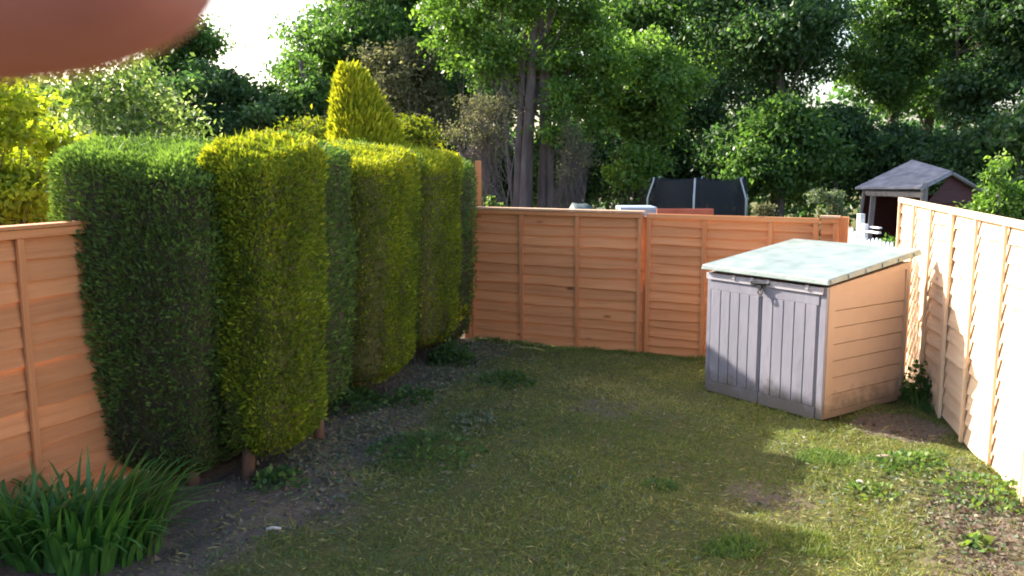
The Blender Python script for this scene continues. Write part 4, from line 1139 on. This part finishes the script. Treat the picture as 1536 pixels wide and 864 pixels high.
# ------------------------------------------------------------------ strap leaved clump
def strap_clump(cx, cy, n, rad, hmin, hmax, lean, label):
    gz = float(ground_z(cx, cy))
    root = empty('strap_leaf_plant', (cx, cy, gz)); tag(root, label, 'plant', 'strap-leaved plants by the left fence')
    variants = []
    for v in range(10):
        L = 1.0; bend = random.uniform(0.35, 1.15); k = 7
        vs = []; fs = []
        ang = 0.05; x = 0; z = 0
        for i in range(k + 1):
            s = i / k
            wd = 0.023 * (1 - s ** 2.2) + 0.001
            vs += [(x, -wd, z + 0.004), (x - 0.004 * (1 - s), 0, z), (x, wd, z + 0.004)]
            ang = 0.05 + bend * s ** 1.3 * 1.6
            x += math.sin(ang) / k; z += math.cos(ang) / k
        for i in range(k):
            a = i * 3; b = a + 3
            fs += [(a, b, b + 1, a + 1), (a + 1, b + 1, b + 2, a + 2)]
        me = bpy.data.meshes.new('strap_leaf'); me.from_pydata(vs, [], fs)
        at = me.attributes.new('tint', 'FLOAT', 'POINT'); at.data.foreach_set('value', [min(1, max(0, random.uniform(.25, .75) + (i // 3) * 0.03)) for i in range(len(vs))])
        me.materials.append(M['iris']); me.shade_smooth(); variants.append(me)
    for i in range(n):
        o = link('leaf', variants[i % 10], root)
        a = random.uniform(0, 6.28); r = rad * math.sqrt(random.random())
        px, py = r * math.cos(a), r * math.sin(a)
        o.location = (px, py, 0)
        fan = math.atan2(py + random.gauss(0, .07), px + random.gauss(0, .07) + lean)
        s = random.uniform(hmin, hmax)
        o.rotation_euler = (random.gauss(0, .12), random.gauss(0.2, .18), fan)
        o.scale = (s, 0.6 + 0.25 * random.random() , s)
    return root
strap_clump(-2.28, 4.66, 290, 0.38, 0.32, 0.54, 0.12, 'large clump of long arching green strap leaves at the foot of the left fence')
strap_clump(-2.66, 4.62, 110, 0.20, 0.34, 0.52, 0.04, 'smaller tuft of strap leaves at the bottom left corner, left of the large clump')

# ------------------------------------------------------------------ small loose things
def pebble(x, y, r, mat, label, name='stone', cat='stone', sc=(1, .8, .6)):
    bm = bmesh.new(); bmesh.ops.create_icosphere(bm, subdivisions=2, radius=r)
    ph = random.uniform(0, 6)
    for v in bm.verts:
        v.co *= 1 + 0.16 * math.sin(v.co.x / r * 3 + ph) + 0.12 * math.sin(v.co.y / r * 4 + ph * 2)
        v.co = Vector((v.co.x * sc[0], v.co.y * sc[1], v.co.z * sc[2]))
    me = bpy.data.meshes.new(name); bm.to_mesh(me); bm.free(); me.materials.append(mat); me.shade_smooth()
    o = link(name, me); o.location = (x, y, float(ground_z(x, y)) + r * 0.3); tag(o, label, cat)
M['stone'] = simple_mat('pinkish_stone', (0.30, 0.22, 0.18), (0.42, 0.33, 0.28), 14, 0.9, 0.8)
M['stone_pale'] = simple_mat('pale_stone', (0.42, 0.40, 0.36), (0.6, 0.57, 0.52), 14, 0.9, 0.6)
M['terracotta'] = simple_mat('terracotta', (0.40, 0.10, 0.035), (0.52, 0.16, 0.06), 12, 0.85, 0.4)
pebble(2.62, 6.12, .05, M['stone'], 'pinkish brown stone in the sunlit moss before the shed')
pebble(2.27, 5.62, .03, M['stone_pale'], 'small pale stone on the sunlit soil right of the shade edge')
pebble(2.95, 4.9, .035, M['stone'], 'brown stone on the bare soil near the right fence')
# white stick and twigs
def stick(x, y, L, r, rz, mat, label, name='stick'):
    o = MB().tube([(-L / 2, 0, 0), (-L * .1, L * .03, r * 1.2), (L / 2, 0, r)], [r, r * .95, r * .7], 7).build(name, mat, None, smooth=True)
    o.location = (x, y, float(ground_z(x, y)) + r + .006); o.rotation_euler = (0, 0, rz); tag(o, label, name.replace('_', ' '))
stick(-1.34, 4.82, .085, .010, -.1, M['stone_pale'], 'short whitish stick on the dark soil beside the strap-leaved clump')
M['twig'] = simple_mat('twig_wood', (0.16, 0.11, 0.075), (0.30, 0.21, 0.14), 12, 0.9, 0.4)
stick(-1.19, 5.62, .14, .007, 2.0, M['twig'], 'brown twig on the soil in front of the hedge stem', 'twig')
stick(1.28, 4.66, .16, .004, 2.4, M['twig'], 'thin dry twig lying in the front of the lawn', 'twig')
stick(0.1, 4.55, .13, .004, -.9, M['twig'], 'thin straw-coloured twig near the front middle of the lawn', 'twig')
# ------------------------------------------------------------------ hand of the photographer
def hand():
    m, t, o = new_mat('skin')
    tc = nd(t, 'ShaderNodeTexCoord')
    n = nd(t, 'ShaderNodeTexNoise', Scale=150.0, Detail=3); t.links.new(tc.outputs['Object'], n.inputs['Vector'])
    r = ramp(t, [(0.3, (0.36, 0.115, 0.125)), (0.7, (0.44, 0.15, 0.155))], n.outputs['Fac'])
    p = nd(t, 'ShaderNodeBsdfPrincipled', Roughness=0.55)
    p.inputs['Subsurface Weight'].default_value = 0.25
    p.inputs['Subsurface Radius'].default_value = (1.0, 0.25, 0.12)
    p.inputs['Subsurface Scale'].default_value = 0.004
    t.links.new(r.outputs[0], p.inputs['Base Color']); t.links.new(p.outputs[0], o.inputs[0])
    D = 0.050
    s = D / 1350.0
    R = cam.rotation_euler.to_matrix()
    org = Vector(cam.location)
    def W_(px, py, dd=0.0):
        # camera space metres -> world offset
        return org + R @ Vector(((px - 768) * s, -(py - 432) * s, -(D + dd)))
    base = W_(-1150, -420, 0.01)
    verts = []; edges = []; rad = []
    def add(p, r_, link_to=None):
        verts.append(tuple(p - base)); rad.append(r_)
        if link_to is not None: edges.append((link_to, len(verts) - 1))
        return len(verts) - 1
    w0 = add(W_(-3800, -900, 0.02), 0.030)                       # forearm
    w1 = add(W_(-3000, -760, 0.015), 0.026, w0)                  # wrist
    pa = add(W_(-2450, -640, 0.012), 0.030, w1)                  # palm
    # index finger, reaching over the lens
    k1 = add(W_(-1500, -330, 0.004), 0.0125, pa)
    k2 = add(W_(-700, -190, 0.0), 0.0108, k1)
    k3 = add(W_(-300, -135, 0.0), 0.0106, k2)
    k4 = add(W_(20, -130, 0.0), 0.0104, k3)
    k5 = add(W_(190, -155, 0.0), 0.0094, k4)
    k6 = add(W_(315, -185, 0.0), 0.0062, k5)
    for j, (dy, ln, dd) in enumerate(((-520, 0.95, .012), (-860, 0.9, .020), (-1120, 0.72, .026))):
        a = add(W_(-1550, -330 + dy * 0.75, dd), 0.0120, pa)
        b = add(W_(-1550 + 700 * ln, -330 + dy, dd + .012), 0.0098, a)
        c = add(W_(-1550 + 1020 * ln, -360 + dy, dd + .034), 0.0088, b)
        e = add(W_(-1550 + 900 * ln, -360 + dy, dd + .052), 0.0074, c)
    a = add(W_(-2150, -250, -.012), 0.0150, pa)
    b = add(W_(-1700, 330, -.020), 0.0115, a)
    c = add(W_(-1350, 560, -.022), 0.0095, b)
    me = bpy.data.meshes.new('person')
    me.from_pydata(verts, edges, [])
    ob = link('person', me, None, m); ob.location = base
    sk = ob.modifiers.new('skin', 'SKIN'); sk.use_smooth_shade = True
    me2 = me.skin_vertices[0].data if me.skin_vertices else None
    if me2 is None:
        bm = bmesh.new(); bm.from_mesh(me); bm.verts.layers.skin.verify(); bm.to_mesh(me); bm.free()
        me2 = me.skin_vertices[0].data
    for i, r_ in enumerate(rad):
        me2[i].radius = (r_, r_); me2[i].use_root = (i == 2)
    sb = ob.modifiers.new('subsurf', 'SUBSURF'); sb.levels = 3; sb.render_levels = 3
    tag(ob, 'blurred reddish fingertip of a hand held across the top left corner, close to the lens', 'person')
    # nail on the far side of the fingertip
    nm = simple_mat('nail', (0.55, 0.33, 0.28), (0.6, 0.38, 0.32), 20, 0.3, 0.0)
    v = []; f = []
    for i in range(7):
        for j in range(7):
            a = (j - 3) / 3 * 0.75; r_ = 0.0088
            q = W_(20 + i * 30, -150, 0) - base
            q = q + R @ Vector((0, r_ * math.sin(a) * 1.0, -r_ * math.cos(a)))
            v.append(tuple(q))
    for i in range(6):
        for j in range(6): f.append((i * 7 + j, i * 7 + j + 1, i * 7 + j + 8, i * 7 + j + 7))
    nme = bpy.data.meshes.new('fingernail'); nme.from_pydata(v, [], f); nme.materials.append(nm); nme.shade_smooth()
    nob = link('fingernail', nme, ob)
    so = nob.modifiers.new('solid', 'SOLIDIFY'); so.thickness = 0.0008
hand()
